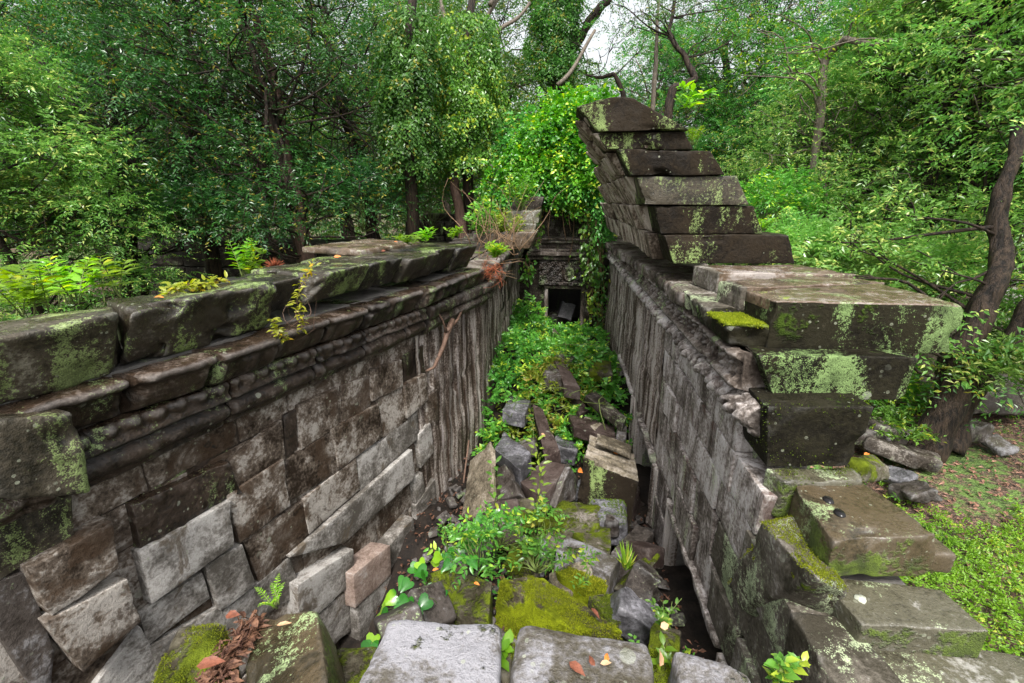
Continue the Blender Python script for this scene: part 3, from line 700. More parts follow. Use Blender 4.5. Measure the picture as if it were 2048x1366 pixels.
# window and door surrounds
g = Geo()
for (a, b_, zt) in OPEN:
    V, F = hexa([(1.19, a, zt - .02), (1.42, a, zt - .02), (1.19, b_, zt - .02), (1.42, b_, zt - .02), (1.19, a, zt + .05), (1.42, a, zt + .05), (1.19, b_, zt + .05), (1.42, b_, zt + .05)], .06, .015, .008, 5)
    put('lintel', V, F, M['rwall'], RW)
    for yy in (a, b_):
        s = -1 if yy == a else 1
        for q, (o_, wd) in enumerate([(0, .05), (.06, .035), (.11, .05)]):
            y_ = yy + s * o_; y2 = y_ + s * wd; ya, yb = min(y_, y2), max(y_, y2); x_ = 1.2 + q * .012
            V, F = hexa([(x_, ya, -4.8), (x_ + .2, ya, -4.8), (x_, yb, -4.8), (x_ + .2, yb, -4.8), (x_, ya, zt), (x_ + .2, ya, zt), (x_, yb, zt), (x_ + .2, yb, zt)], .08, .01, .006, 9 + q)
            g.add(V, F)
g.put('door_jamb', M['streak'], RW)
rs = np.random.RandomState(5)
rows = [(-1.42, -1.68), (-1.68, -2.0), (-2.0, -2.34), (-2.34, -2.72), (-2.72, -3.08), (-3.08, -3.5), (-3.5, -4.0), (-4.0, -4.6)]
nb = 0
for r, (zt, zb) in enumerate(rows):
    y = 1.0 + rs.uniform(0, .3)
    while y < 5.25:
        L = rs.uniform(.38, .75); y1 = min(y + L, 5.3)
        mid = (y + y1) / 2
        inopen = zb < -3.15 and any(a - .02 < mid < b_ + .02 for a, b_, _ in OPEN)
        if (r == 0 and y < 2.38) or (r == 1 and y < 2.38) or (r == 2 and y < 1.75) or (r == 3 and y < 1.2): inopen = True
        if not inopen:
            if zb < -3.15:
                if y < 2.62 < y1: y1 = 2.62
                if y < 4.26 < y1: y = 4.26
            if y1 - y > .12:
                pr = rs.normal(0, .008) + (.03 if rs.rand() < .12 else 0)
                mt = 'rmoss' if (y < 2.3 and r > 0) or (r >= 3 and y < 2.9) else 'rwall'
                C = [(1.25 - pr, y + .006, zb + .005), (1.55, y + .006, zb + .005), (1.25 - pr, y1 - .006, zb + .005), (1.55, y1 - .006, zb + .005),
                     (1.25 - pr, y + .006, zt - .005), (1.55, y + .006, zt - .005), (1.25 - pr, y1 - .006, zt - .005), (1.55, y1 - .006, zt - .005)]
                # slanting end joints
                sk = rs.normal(0, .03)
                C = np.array(C); C[[4, 5, 6, 7], 1] += sk
                V, F = hexa(C, .04, .006, .006, 400 + nb, .3); put('wall_block', V, F, M[mt], RW); nb += 1
        y = y1
face_grid('streaked_wall_face', RX, -1, 5.28, 12.6, -1.42, -3.04, M['streak'], RW, flute=.032, res=.025, zr=.08, seed=40, joints=(-1.72, -2.02, -2.36, -2.74), cracks=[(6.6, .03, -2.6)])
for (a, b_) in [(6.5, 7.05), (9.0, 12.6)]:
    face_grid('pier_face', RX, -1, a, b_, -3.0, -4.8, M['streak'], RW, flute=.04, res=.04, seed=60 + a)
# frieze, garland and ledge of the right cornice
slope = lambda Y: -.012 * (np.asarray(Y) - 3)
frieze = [(.06,-.93),(.13,-.935),(.155,-.95),(.14,-.975),(.10,-.99),(.10,-1.10),(.12,-1.125),(.14,-1.14),(.13,-1.165),(.07,-1.18),(.02,-1.20)]
garl = [(.0,-1.20),(.03,-1.21),(.05,-1.235),(.075,-1.255),(.10,-1.28),(.105,-1.315),(.085,-1.345),(.05,-1.36),(.06,-1.375),(.065,-1.395),(.03,-1.42),(-.02,-1.43)]
def figs(Y, Z, t):
    m_ = (Z < -.985) & (Z > -1.115); u = (Y * 6.2) % 1 - .5; v = (Z + 1.05) / .065
    arch = np.exp(-((np.abs(u) - .38) / .06) ** 2) * .04 + np.exp(-(u ** 2 / .012 + (v - .35) ** 2 / .10)) * .07 + np.exp(-(u ** 2 / .03 + (v + .5) ** 2 / .12)) * .06
    arch = arch + .008 * np.sin(Y * 90) * np.sin(Z * 120)
    return np.where(m_, arch - .035, 0) + np.where(Z > -.975, .006 * np.sin(Y * 60), 0)
def swags(Y, Z, t):
    m_ = (Z < -1.235) & (Z > -1.35)
    u = (Y * 2.6) % 1
    return np.where(m_, .05 * np.abs(np.sin(Y * 25 + Z * 20)) * (np.sin(u * math.pi) ** .5) + .02 * np.sin(u * math.pi) - .012, 0) + np.where((Z < -1.36), -.012 * (u > .93), 0)
cf = [1.9, 2.5, 3.1, 3.75, 4.4, 5.1, 6.0, 6.9, 7.9, 9.0, 10.2, 11.4, 12.5]
cf = [2.88, 3.3, 3.9, 4.5, 5.1, 6.0, 6.9, 7.9, 9.0, 10.2, 11.4, 12.5]
for k in range(len(cf) - 1):
    profile_block('frieze_block', frieze, cf[k] + .008, cf[k + 1] - .008, lambda y: RX(y), M['rcorn'], RW, -1, figs, 80 + k, .014 if k < 5 else .03, .006, dz=float(slope(cf[k])) * .6, dx=rs.normal(0, .012), back=.5)
cf2 = [2.68, 3.05, 3.7, 4.3, 5.0, 5.8, 6.7, 7.7, 8.9, 10.2, 11.4, 12.5]
for k in range(len(cf2) - 1):
    profile_block('garland_block', garl, cf2[k] + .008, cf2[k + 1] - .008, lambda y: RX(y), M['rwall'], RW, -1, swags, 110 + k, .014 if k < 5 else .03, .006, dz=float(slope(cf2[k])) * .4, dx=rs.normal(0, .008), back=.5)
# ledge stones above the frieze (behind the three slabs)
ly = 4.05
while ly < 12.3:
    L = rs.uniform(.4, .7); zt = -.78 - .028 * (ly - 4.0)
    inn = 1.08 + rs.normal(0, .025)
    C = boxC((inn + .45, ly + L / 2, zt - .075), (.9, L - .02, .15))
    V, F = hexa(C, .05, .03, .016, int(ly * 90), 1.6); put('ledge_stone', V, F, M['rcorn'], RW); ly += L
# ------------------------------------------------------------------ three flat slabs, each with its notched ledge
def zslab(pts, z): return [onZ(x, y, z) for x, y in pts]
SL = [([(1562, 607), (1885, 597), (1760, 566), (1492, 581)], [(1517, 668), (1566, 660), (1500, 622), (1453, 630)], -.60, 'slab', 'widest wet flat slab with a bright moss ledge, nearest of the three'),
      ([(1484, 575), (1772, 565), (1642, 551), (1437, 561)], [(1450, 628), (1500, 620), (1452, 600), (1398, 604)], -.605, 'slab', 'middle wet slab of the three flat ones on the right wall'),
      ([(1437, 545), (1714, 549), (1594, 529), (1388, 531)], [(1393, 602), (1440, 598), (1405, 580), (1345, 580)], -.59, 'slab', 'furthest wet slab of the three, at the foot of the leaning vault stones')]
for k, (top, led, z, mt, lab) in enumerate(SL):
    T = [np.array(p) for p in zslab(top, z)]; Y0 = min(T[0][1], T[1][1]) if k else 2.95
    T[0][1] = Y0; T[1][1] = Y0 if k == 0 else T[1][1]
    g = Geo(); V, F = hexa(slabC(T, .315 if k == 0 else .175), .03, .009, .007, 500 + k, .8); g.add(V, F)
    xl = 1.05; xr = T[1][0] - .02; ya, yb = Y0 + .004, max(T[3][1], T[2][1])
    if k == 0: xr = T[0][0] + .25; ya += .006
    C = [(1.10, ya, -.925), (xr, ya, -.925), (1.10, yb, -.925), (xr, yb, -.925), (xl + .02, ya, -.765), (xr, ya, -.77), (xl, yb, -.775), (xr, yb, -.77)]
    V2, F2 = hexa(C, .035, .03, .012, 510 + k, 1.0); nV = len(V); g.add(V2, F2)
    VV, FF = g.out(); mi = np.concatenate([np.zeros(len(F)), np.ones(len(F2))])
    fn = (VV[F[:, 0]] + VV[F[:, 2]]) / 2
    if k == 0: mi[:len(F)] = np.where((fn[:, 1] < Y0 + .06) & (fn[:, 2] < -.615) | (fn[:, 2] < -.66), 1, 0)
    else: mi[:len(F)] = np.where(fn[:, 0] < T[0][0] + .03, 1, 0)
    tag(put('flat_slab', VV, FF, [M['slab'], M['vaultgreen'] if k == 0 else M['rmoss']], mi=mi), lab, 'stone slab', 'three flat slabs on the right wall')
    # bright moss cushion on the nearest ledge is a layer of its own stone material
g = Geo()
def moss_pad(pts, th, seed, name, lab, mat='mossy'):
    V, F = hexa(slabC(pts, th), .012, th * .5, .008, seed, .4); V = V + vn(V * 60, 2) * .006
    return solo(name, V, F, M[mat], lab, 'moss', None)
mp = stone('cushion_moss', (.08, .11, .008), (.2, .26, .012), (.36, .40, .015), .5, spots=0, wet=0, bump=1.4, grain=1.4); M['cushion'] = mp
moss_pad([(1.055, 2.955, -.758), (1.37, 2.955, -.758), (1.30, 3.28, -.762), (1.045, 3.3, -.762)], .02, 531, 'moss_cushion', 'thick yellow green moss cushion on the ledge of the nearest flat slab', 'cushion')
# two thick courses under the slabs and the ones stepping down to the viewer
def face_block(px, Y, depth, mat, lab, seed, res=.032, amp=.01, grp='broken wall end on the right', name='end_block', chip=1.0):
    p = [onY(x, y, Y) for x, y in px]
    V, F = hexa(prismY([(a[0], a[2]) for a in p], Y, Y + depth), res, .009, amp * .8, seed, chip * 1.1)
    return solo(name, V, F, M[mat], lab, 'stone block', grp)
face_block([(1546, 800), (1808, 800), (1519, 712), (1838, 716)], 2.79, 2.6, 'vaultgreen', 'long dark block with a big pale green lichen patch, directly under the slabs', 540)
face_block([(1531, 934), (1708, 932), (1538, 816), (1748, 815)], 2.58, 1.6, 'vaultgreen', 'squat mossy block under the lichen block, above the thin ledge', 541)
V, F = hexa(slabC(zslab([(1565, 962), (1735, 962), (1706, 935), (1528, 935)], -1.57), .26), .035, .02, .01, 545); solo('end_block', V, F, M['step'], 'thin flat ledge stone between the squat mossy block and the slab with two holes', 'stone block', 'broken wall end on the right')
HT = zslab([(1668, 1082), (1882, 1070), (1722, 963), (1578, 963)], -1.60)
g = Geo(); V, F = hexa(slabC(HT, .25), .028, .010, .007, 546, .7); g.add(V, F)
lipc = slabC([HT[1] + [-.12, -.01, -.12], HT[1] + [.14, .02, -.13], HT[2] + [.16, .05, -.13], HT[2] + [-.1, .05, -.12]], .125); V, F = hexa(lipc, .03, .02, .009, 547); g.add(V, F)
HB = tag(empty('end_block', HT[0] - [0, 0, .3]), 'brown wet stone slab with two small round water filled holes', 'stone block', 'broken wall end on the right')
g.put('block_body', M['hole'], HB)
for px in ((1657, 997), (1680, 1023)):
    c = onZ(px[0], px[1], -1.585); th = np.linspace(0, 2 * math.pi, 17)[:-1]
    pts = np.stack([c[0] + .021 * np.cos(th), c[1] + .027 * np.sin(th), c[2] + 0 * th], 1); 
    V = np.concatenate([pts, (pts - c) * 1.28 + c - [0, 0, .012]]); i = np.arange(16)
    put('socket_hole', V, [np.arange(16), np.stack([i, i + 16, (i + 1) % 16 + 16, (i + 1) % 16], 1)], M['hole_in'], HB)
S2 = zslab([(1722, 1248), (1978, 1263), (1885, 1178), (1640, 1153)], -1.87)
V, F = hexa(slabC(S2, .2), .028, .010, .008, 551, .6); o_ = solo('end_block', V, F, M['step'], 'striped grey brown step slab with one round white lichen spot', 'stone block', 'broken wall end on the right')
c_ = onZ(1722, 1196, -1.862); th_ = np.linspace(0, 2 * math.pi, 25)[:-1]; rr_ = .024 * (1 + .12 * np.sin(3 * th_) + .06 * np.sin(7 * th_)); pv_ = np.stack([c_[0] + rr_ * np.cos(th_), c_[1] + rr_ * np.sin(th_), c_[2] + 0 * th_], 1); i_ = np.arange(24)
sp_ = bpy.data.objects.new('lichen_spot', raw_mesh('lichen_spot', np.concatenate([pv_, pv_ - [0, 0, .012]]) - np.array(o_.location), [np.arange(24), np.stack([i_, i_ + 24, (i_ + 1) % 24 + 24, (i_ + 1) % 24], 1)], plain('white_lichen', (.5, .52, .42), .8, .2, 60, .4))); COL.objects.link(sp_); sp_.parent = o_
S3 = [onZ(1770, 1430, -2.03), onZ(2200, 1430, -2.03), onZ(2060, 1312, -2.03), onZ(1728, 1260, -2.03)]
V, F = hexa(slabC(S3, .25), .028, .010, .009, 552, .7); solo('end_block', V, F, M['step'], 'pale blotched step slab in the bottom right corner', 'stone block', 'broken wall end on the right')
V, F = hexa([onX(1478, 1215, 1.19), (1.5, 1.95, -2.35), onX(1470, 1150, 1.19) + [0, .1, -.2], (1.5, 2.5, -2.2), onX(1640, 1160, 1.19), (1.42, 1.9, -1.80), onX(1522, 1042, 1.19), (1.42, 2.42, -1.76)], .03, .03, .012, 553); solo('end_block', V, F, M['rmoss'], 'leaning wall stone with a rounded bright moss top, left of the slab with holes', 'stone block', 'broken wall end on the right')
V, F = hexa(boxC((1.36, 1.72, -2.22), (.3, .42, .5), .05), .03, .02, .012, 554); solo('end_block', V, F, M['rmoss'], 'upright lichened stone left of the striped step slab', 'stone block', 'broken wall end on the right')
V, F = hexa(boxC((1.42, 1.38, -2.32), (.35, .5, .45), .02), .03, .02, .012, 555); solo('end_block', V, F, M['rmoss'], 'upright mossy stone left of the pale blotched corner slab', 'stone block', 'broken wall end on the right')
g = Geo(); boxg(g, 1.5, 1.95, .2, 2.7, -5, -2.34); boxg(g, 1.5, 1.85, 2.05, 2.7, -5, -1.93); g2 = g.put('footing', M['dark'], RW, smooth=False)

# ================================================================== LEANING HALF VAULT
VS = [([(1196, 263), (1379, 259), (1153, 214), (1268, 198)], 'vault', .0, .9, 'topmost vault stone with a sloping ridged back, like a cap'),
      ([(1214, 299), (1386, 299), (1193, 267), (1368, 263)], 'vault', .06, .8, 'second vault stone from the top, under the cap'),
      ([(1262, 351), (1450, 350), (1236, 298), (1421, 302)], 'vault', -.05, .9, 'third vault stone from the top with pale inner corner'),
      ([(1288, 409), (1500, 410), (1274, 354), (1473, 351)], 'capgreen', -.02, .9, 'fourth vault stone with a large round pale green lichen patch'),
      ([(1323, 468), (1525, 468), (1311, 413), (1507, 411)], 'vault', .0, .9, 'fifth vault stone, plain black brown, above the widest one'),
      ([(1346, 528), (1590, 528), (1328, 471), (1577, 470)], 'vault', -.08, .8, 'lowest and widest leaning vault stone, standing on the flat slabs')]
G3 = 'stack of leaning vault stones on the right wall'
for k, (px, mt, dy, dep, lab) in enumerate(VS):
    Y = 4.8 + dy; p = [onY(x, y, Y) for x, y in px]
    V, F = hexa(prismY([(a[0], a[2]) for a in p], Y, Y + dep * .6), .03, .009, .008, 600 + k * 3, 1.0)
    if k == 0:
        lf = (V[:, 0] - V[:, 0].min()) / np.ptp(V[:, 0]); tp = np.clip((V[:, 2] - .68) / .2, 0, 1); V[:, 2] += tp * .045 * np.sin(np.clip(lf * 1.9, 0, 1) * math.pi)
        nl_ = (lf > .55); V[:, 2] += np.where(nl_, .012 * np.sin(V[:, 1] * 70), 0) * tp
    solo('vault_stone', V, F, M[mt], lab, 'stone block', G3)
VB = tag(empty('vault_remnant', (1.6, 8, -.8)), 'curved remnant of the corbelled vault with fluted stone ends behind the stack', 'vault')
rs = np.random.RandomState(21)
vc = [(1.03, -.64), (.95, -.34), (.80, -.05), (.61, .24), (.44, .47), (.28, .63), (.13, .78)]
vend = [11.6, 10.6, 9.4, 8.2, 7.0, 6.0]
for k in range(6):
    (xa, za), (xb, zb) = vc[k], vc[k + 1]; y = 5.3 - .1 * k + (.1 if k % 2 else 0)
    while y < vend[k]:
        L = rs.uniform(.17, .34); sk = rs.normal(0, .012); dxx = rs.normal(0, .022); tilt = .16 * (y - 5) / 6
        wd = .95 - .06 * k - .04 * (y - 5); y1 = y + L
        lean = -.22   # the tops lean back away from the viewer, as after the collapse
        C = [(xa + dxx, y + .005 - lean * 0, za), (xa + wd, y + .005, za), (xa + dxx, y1, za), (xa + wd, y1, za),
             (xb + dxx, y + .005 + lean * (zb - za), zb - .008), (xb + wd, y + lean * (zb - za), zb - .008), (xb + dxx, y1 + lean * (zb - za), zb - .008), (xb + wd, y1 + lean * (zb - za), zb - .008)]
        if not (k in (3, 4) and rs.rand() < .12):
            V, F = hexa(C, .05 if y < 8 else .08, .018, .012, 640 + int(y * 50) + k, 1.0); put('vault_block', V, F, M['vaultin'], VB)
        y = y1

# ================================================================== GATE AT THE FAR END
GT = tag(empty('gate_facade', (0.1, 12.7, -3.9)), 'dark carved stone gate facade with mouldings above a low black doorway', 'gate')
def gb(name, x0, x1, y0, z0, z1, mat='dark', dep=.8, seed=0, r=.02, res=.08, amp=.012):
    C = [(x, y, z) for z in (z0, z1) for y in (y0, y0 + dep) for x in (x0, x1)]
    V, F = hexa(C, res, r, amp, seed + int(abs(x0 * 37 + z0 * 91)), .6); return put(name, V, F, M[mat], GT)
gb('facade_pier', -2.4, -.42, 12.65, -4.2, -2.28); gb('facade_pier', .62, 2.4, 12.65, -4.2, -2.28)
gb('door_frame', -.46, -.36, 12.6, -4.0, -2.34, 'rcorn', .5); gb('door_frame', .56, .66, 12.6, -4.0, -2.34, 'rcorn', .5); gb('door_frame', -.46, .66, 12.58, -2.36, -2.27, 'rcorn', .5)
gb('facade_wall', -2.4, 2.4, 12.72, -2.28, -1.55, 'corn', .9); gb('facade_wall', -2.0, 2.0, 12.78, -1.0, .9, 'dark', .9)
for k, (z0, z1, y0, hw) in enumerate([(-1.55, -1.44, 12.5, .95), (-1.44, -1.33, 12.42, 1.0), (-1.33, -1.26, 12.50, .95), (-1.26, -1.10, 12.58, .9), (-1.10, -1.03, 12.48, .95), (-1.03, -.96, 12.42, 1.0), (-.45, -.38, 12.68, 1.0)]):
    gb('moulding', -hw + .05, hw + .1, y0, z0, z1, 'rcorn', .5, k)
# carved lintel
xs = np.linspace(-.62, .62, 130); zs = np.linspace(-2.24, -1.58, 70); X, Z = np.meshgrid(xs, zs, indexing='ij')
r_ = np.hypot((X - .2) / 1.0, (Z + 1.95) / 1.25)
d = .05 * np.exp(-((r_ - .13) / .035) ** 2) + .07 * np.exp(-(r_ / .07) ** 2)
u = (X * 6) % 1 - .5; v = (Z * 7) % 1 - .5; rr = np.hypot(u, v); wq = np.stack([X.ravel() * 9, Z.ravel() * 9, 0 * X.ravel()], 1); wv = fbm(wq, 2).reshape(X.shape); d = d + np.where(r_ > .2, .03 * np.cos(X * 24 + wv * 9) * np.cos(Z * 22 + wv * 7), 0) + .02 * fbm(wq * 3, 2).reshape(X.shape)
d = d + np.where(Z < -2.17, .04, 0)
P3 = np.stack([X.ravel(), 12.55 - d.ravel(), Z.ravel()], 1); P3 = P3 + vn(P3 * 6, 2) * .012; n, m = X.shape
i = np.arange(n - 1)[:, None] * m; j = np.arange(m - 1)[None]; F = np.stack([i + j, i + m + j, i + m + j + 1, i + j + 1], -1).reshape(-1, 4)
g = Geo(); g.add(P3, F); boxg(g, -.62, .62, 12.6, 12.9, -2.25, -1.57); g.put('carved_lintel', M['corn'], GT)
g = Geo(); boxg(g, -1.8, 2.2, 16.5, 16.9, -4.4, -1.2); boxg(g, -2.2, -1.8, 13.4, 16.9, -4.4, -1.2); boxg(g, 2.2, 2.6, 13.4, 16.9, -4.4, -1.2); boxg(g, -2.6, 2.6, 13.3, 17, -1.2, -1.0); g.put('gate_chamber', M['dark'], GT, smooth=False)
C = boxC(onY(1132, 622, 13.4), (.42, .25, .5), .2, -.3, .35); V, F = hexa(C, .05, .02, .012, 700); solo('fallen_block', V, F, M['rubgrey'], 'pale tilted block lying inside the dark doorway', 'stone block', 'fallen blocks in the gallery')
C = boxC(onY(1110, 640, 13.6), (.5, .4, .5), .5, .3, .1); V, F = hexa(C, .05, .02, .012, 701); solo('fallen_block', V, F, M['rubble'], 'dark block leaning behind the pale one in the doorway', 'stone block', 'fallen blocks in the gallery')
# ================================================================== RUBBLE
G4 = 'fallen blocks in the gallery'
def rub(pts, th, mat, lab, seed, res=.035, amp=.010, name='fallen_block', r=.010, chip=.7):
    """pts: (px, py, z) x4 top-face corners"""
    T = [onZ(x, y, z) for x, y, z in pts]
    V, F = hexa(slabC(T, th), res, r, amp, seed, chip); return solo(name, V, F, M[mat], lab, 'stone block', G4)
rub([(1000, 1160, -2.62), (1135, 1253, -2.62), (1246, 1263, -2.66), (1085, 1150, -2.70)], .5, 'mossy', 'large block with bright yellow green moss, just beyond the near pale slabs', 701, .025)
rub([(890, 1228, -2.75), (978, 1234, -2.72), (984, 1164, -2.72), (938, 1147, -2.85)], .35, 'mossdk', 'tilted olive plate left of the big bright moss block', 702, .03)
rub([(1180, 1187, -3.0), (1216, 1166, -3.0), (1134, 1128, -3.08), (1105, 1140, -3.06)], .2, 'mossy', 'flat moss covered stone behind the big bright moss block', 703, .03)
rub([(1180, 1192, -2.95), (1228, 1250, -2.9), (1300, 1215, -2.95), (1243, 1185, -3.02)], .3, 'mossdk', 'dark olive moss stone right of the big bright moss block', 704, .03)
rub([(1112, 1098, -3.15), (1222, 1148, -3.12), (1241, 1114, -3.18), (1134, 1071, -3.22)], .3, 'pale', 'grey white slab with a dark front, lying in front of the round boulder', 705, .03)
rub([(1300, 1262, -2.78), (1360, 1290, -2.75), (1365, 1262, -2.8), (1310, 1245, -2.85)], .3, 'mossdk', 'small mossy stone in the right corner behind the pale slabs', 706, .03)
T = [onY(1228, 1176, 3.35), onY(1275, 1190, 3.25), onY(1323, 1110, 3.75), onY(1308, 1097, 3.8)]
V, F = hexa(slabC(T, .14, drop=(.5, -.2, .8)), .035, .03, .012, 707); solo('fallen_block', V, F, M['mossdk'], 'wedge shaped moss topped stone leaning against the right wall pier', 'stone block', G4)
rub([(1222, 1104, -3.35), (1262, 1108, -3.35), (1308, 1066, -3.4), (1276, 1047, -3.42)], .45, 'rubble', 'flat brown block with a dark end, against the right wall', 708)
rub([(1180, 1094, -3.32), (1222, 1100, -3.32), (1222, 1052, -3.42), (1133, 1056, -3.42)], .2, 'mossdk', 'flat moss streaked stone behind the grey white slab', 709)
rub([(1075, 1050, -3.3), (1200, 1048, -3.3), (1207, 1010, -3.38), (1120, 995, -3.42)], .35, 'mossdk', 'mossy mound shaped block in the middle of the rubble', 710, .04, .03, r=.08)
rub([(1200, 1040, -3.33), (1258, 1040, -3.33), (1252, 995, -3.42), (1172, 992, -3.42)], .35, 'rubgrey', 'purple grey rounded boulder, right of the mossy mound', 711, .04, .025, r=.09)
c = onZ(1222, 1032, -3.38); V, F = hexa(boxC(c + [0, -.1, -.05], (.17, .17, .24)), .025, .07, .015, 712); solo('fallen_block', V, F, M['rubble'], 'small egg shaped stone in front of the purple grey boulder', 'stone block', G4)
# big grooved block with dark front
T = [onY(1168, 916, 4.95), onY(1278, 962, 4.8), onY(1268, 905, 5.4), onY(1180, 872, 5.6)]
V, F = hexa(slabC(T, .75, drop=(.12, .18, 1)), .03, .015, .010, 713, 1.2)
fnn = nrm(np.cross(V[F[:, 1]] - V[F[:, 0]], V[F[:, 2]] - V[F[:, 0]])); mi_ = np.where((fnn[:, 2] < .5) & (fnn[:, 1] < .2), 1, 0)
d_ = T[1] - T[0]; s_ = nrm(T[3] - T[0]); ss_ = (V - T[0]) @ s_; top_ = np.clip((V[:, 2] - (T[0][2] - .25)) / .2, 0, 1); V[:, 2] += .022 * np.sign(np.sin(ss_ * 42)) * top_
tag(put('fallen_block', V, F, [M['tan'], M['vault']], mi=mi_), 'big cornice block with grooved tan top and black front, right side of the rubble', 'stone block', G4)
T = [onY(1190, 878, 5.2), onY(1262, 910, 5.1), onY(1264, 890, 5.4), onY(1200, 868, 5.5)]
V, F = hexa(slabC(T, .07, drop=(0, .1, 1)), .03, .025, .012, 714, 1.2); solo('fallen_block', V, F, M['tan'], 'pale broken slab lying on top of the grooved cornice block', 'stone block', G4)
T = [onY(1097, 1010, 4.55), onY(1118, 990, 4.5), onY(1137, 927, 4.95), onY(1132, 925, 5.05)]
V, F = hexa([T[0], onY(1110, 1020, 4.5), onY(1110, 1020, 4.9), onY(1152, 1000, 4.9), onY(1128, 935, 4.8), onY(1140, 932, 4.8), onY(1135, 925, 5.2), onY(1156, 960, 5.2)], .035, .02, .012, 715); solo('fallen_block', V, F, M['rubble'], 'upright wedge stone with a sharp top, left of the grooved cornice block', 'stone block', G4)
rub([(1090, 918, -3.25), (1120, 900, -3.22), (1086, 818, -3.22), (1064, 806, -3.22)], .22, 'beam', 'long brown beam stone pointing away between the weeds', 716, .04, .008)
rub([(1040, 965, -3.38), (1082, 1000, -3.3), (1138, 930, -3.28), (1088, 918, -3.32)], .22, 'beam', 'brown slab resting against the near end of the long beam', 717, .04, .008)
rub([(1147, 853, -3.3), (1232, 878, -3.25), (1229, 851, -3.35), (1137, 827, -3.4)], .16, 'beam', 'brown beam lying crosswise below the weeds on the right', 718, .04, .008)
rub([(1232, 868, -3.2), (1252, 872, -3.2), (1254, 850, -3.25), (1235, 847, -3.25)], .2, 'pale', 'small pale squared end stone beside the crosswise beam', 719, .04)
rub([(1160, 828, -3.35), (1178, 820, -3.35), (1146, 774, -3.2), (1126, 776, -3.2)], .25, 'beam', 'dark beam half buried in weeds above the crosswise one', 720, .04, .008)
rub([(988, 896, -3.45), (1040, 942, -3.35), (1062, 908, -3.42), (1010, 862, -3.5)], .25, 'rubgrey', 'blue grey wet slab tilted under the weeds on the left', 721, .035, .02)
T = [onY(921, 1040, 4.9), onY(984, 985, 4.9), onY(981, 880, 5.6), onY(939, 920, 5.7)]
V, F = hexa(slabC(T, .16, drop=(-.5, .7, .6)), .035, .02, .012, 722); solo('fallen_block', V, F, M['tan'], 'tall thin slab leaning against the left wall', 'stone block', G4)
T = [onY(1000, 1000, 4.8), onY(1042, 990, 4.7), onY(1010, 928, 5.2), onY(992, 938, 5.3)]
V, F = hexa(slabC(T, .14), .035, .02, .012, 723); solo('fallen_block', V, F, M['rubble'], 'narrow brown slab standing in the gap left of the beams', 'stone block', G4)
rub([(914, 1074, -3.42), (992, 1032, -3.38), (993, 1010, -3.45), (912, 1052, -3.5)], .2, 'rubble', 'long low stone at the foot of the left wall', 724)
rub([(1024, 1098, -3.2), (1084, 1106, -3.15), (1095, 1078, -3.2), (1042, 1068, -3.25)], .25, 'rubgrey', 'small grey stone among the vines in the centre', 725)
rub([(1170, 790, -3.0), (1245, 850, -3.1), (1254, 835, -3.1), (1190, 780, -3.0)], .12, 'rubble', 'small slab at the far right edge of the rubble', 726)
rub([(1104, 690, -3.1), (1128, 690, -3.1), (1122, 668, -3.0), (1106, 655, -2.9)], .3, 'step', 'pointed mossy stone in front of the doorway', 727)
rub([(1085, 748, -2.85), (1125, 752, -2.85), (1150, 712, -2.8), (1118, 700, -2.8)], .3, 'rubble', 'brown block poking out of the weeds in mid passage', 728, .05)
rub([(1128, 770, -2.9), (1160, 775, -2.9), (1125, 715, -2.75), (1108, 718, -2.75)], .25, 'beam', 'dark beam sunk in the weeds below the brown mid passage block', 729, .05)
rub([(1178, 742, -2.95), (1225, 748, -2.95), (1222, 722, -2.95), (1180, 716, -2.9)], .2, 'mossdk', 'low mossy slab among the weeds at the right side of the passage', 730, .05)
rub([(1005, 820, -3.2), (1050, 828, -3.2), (1062, 800, -3.2), (1020, 790, -3.2)], .25, 'rubgrey', 'grey slab showing through the weeds at the left side of the passage', 731, .05)
rub([(1180, 850, -3.3), (1225, 905, -3.25), (1250, 895, -3.3), (1205, 842, -3.35)], .12, 'tan', 'narrow tan slab between the crosswise beam and the grooved block', 732, .04)
rs = np.random.RandomState(3)
WH = ['under the heart leaves at the foot of the left wall', 'lower left of the heart leaves, beside the left wall', 'just above the central seedling clump', 'behind the tallest seedling', 'under the near end of the crossed beams', 'below the narrow standing slab', 'behind the long low stone by the left wall', 'under the grooved cornice block', 'between the wedge stone and the pier', 'left of the olive plate', 'near the left wall behind the left pale slab', 'between the flat moss stone and the white slab', 'hidden under weeds left of the long beam', 'hidden under weeds right of the long beam', 'right of the purple grey boulder', 'under the small grey central stone', 'right of the flat moss covered stone', 'under the crosswise beam', 'in the corner between left pale slab and left wall', 'right of the olive moss stone, by the pier']
mats = ['rubble', 'rubgrey', 'beam', 'mossdk', 'rubble', 'tan']; looks = {'rubble': 'dark brown', 'rubgrey': 'grey', 'beam': 'purple brown', 'mossdk': 'mossy', 'tan': 'tan'}
k = 0
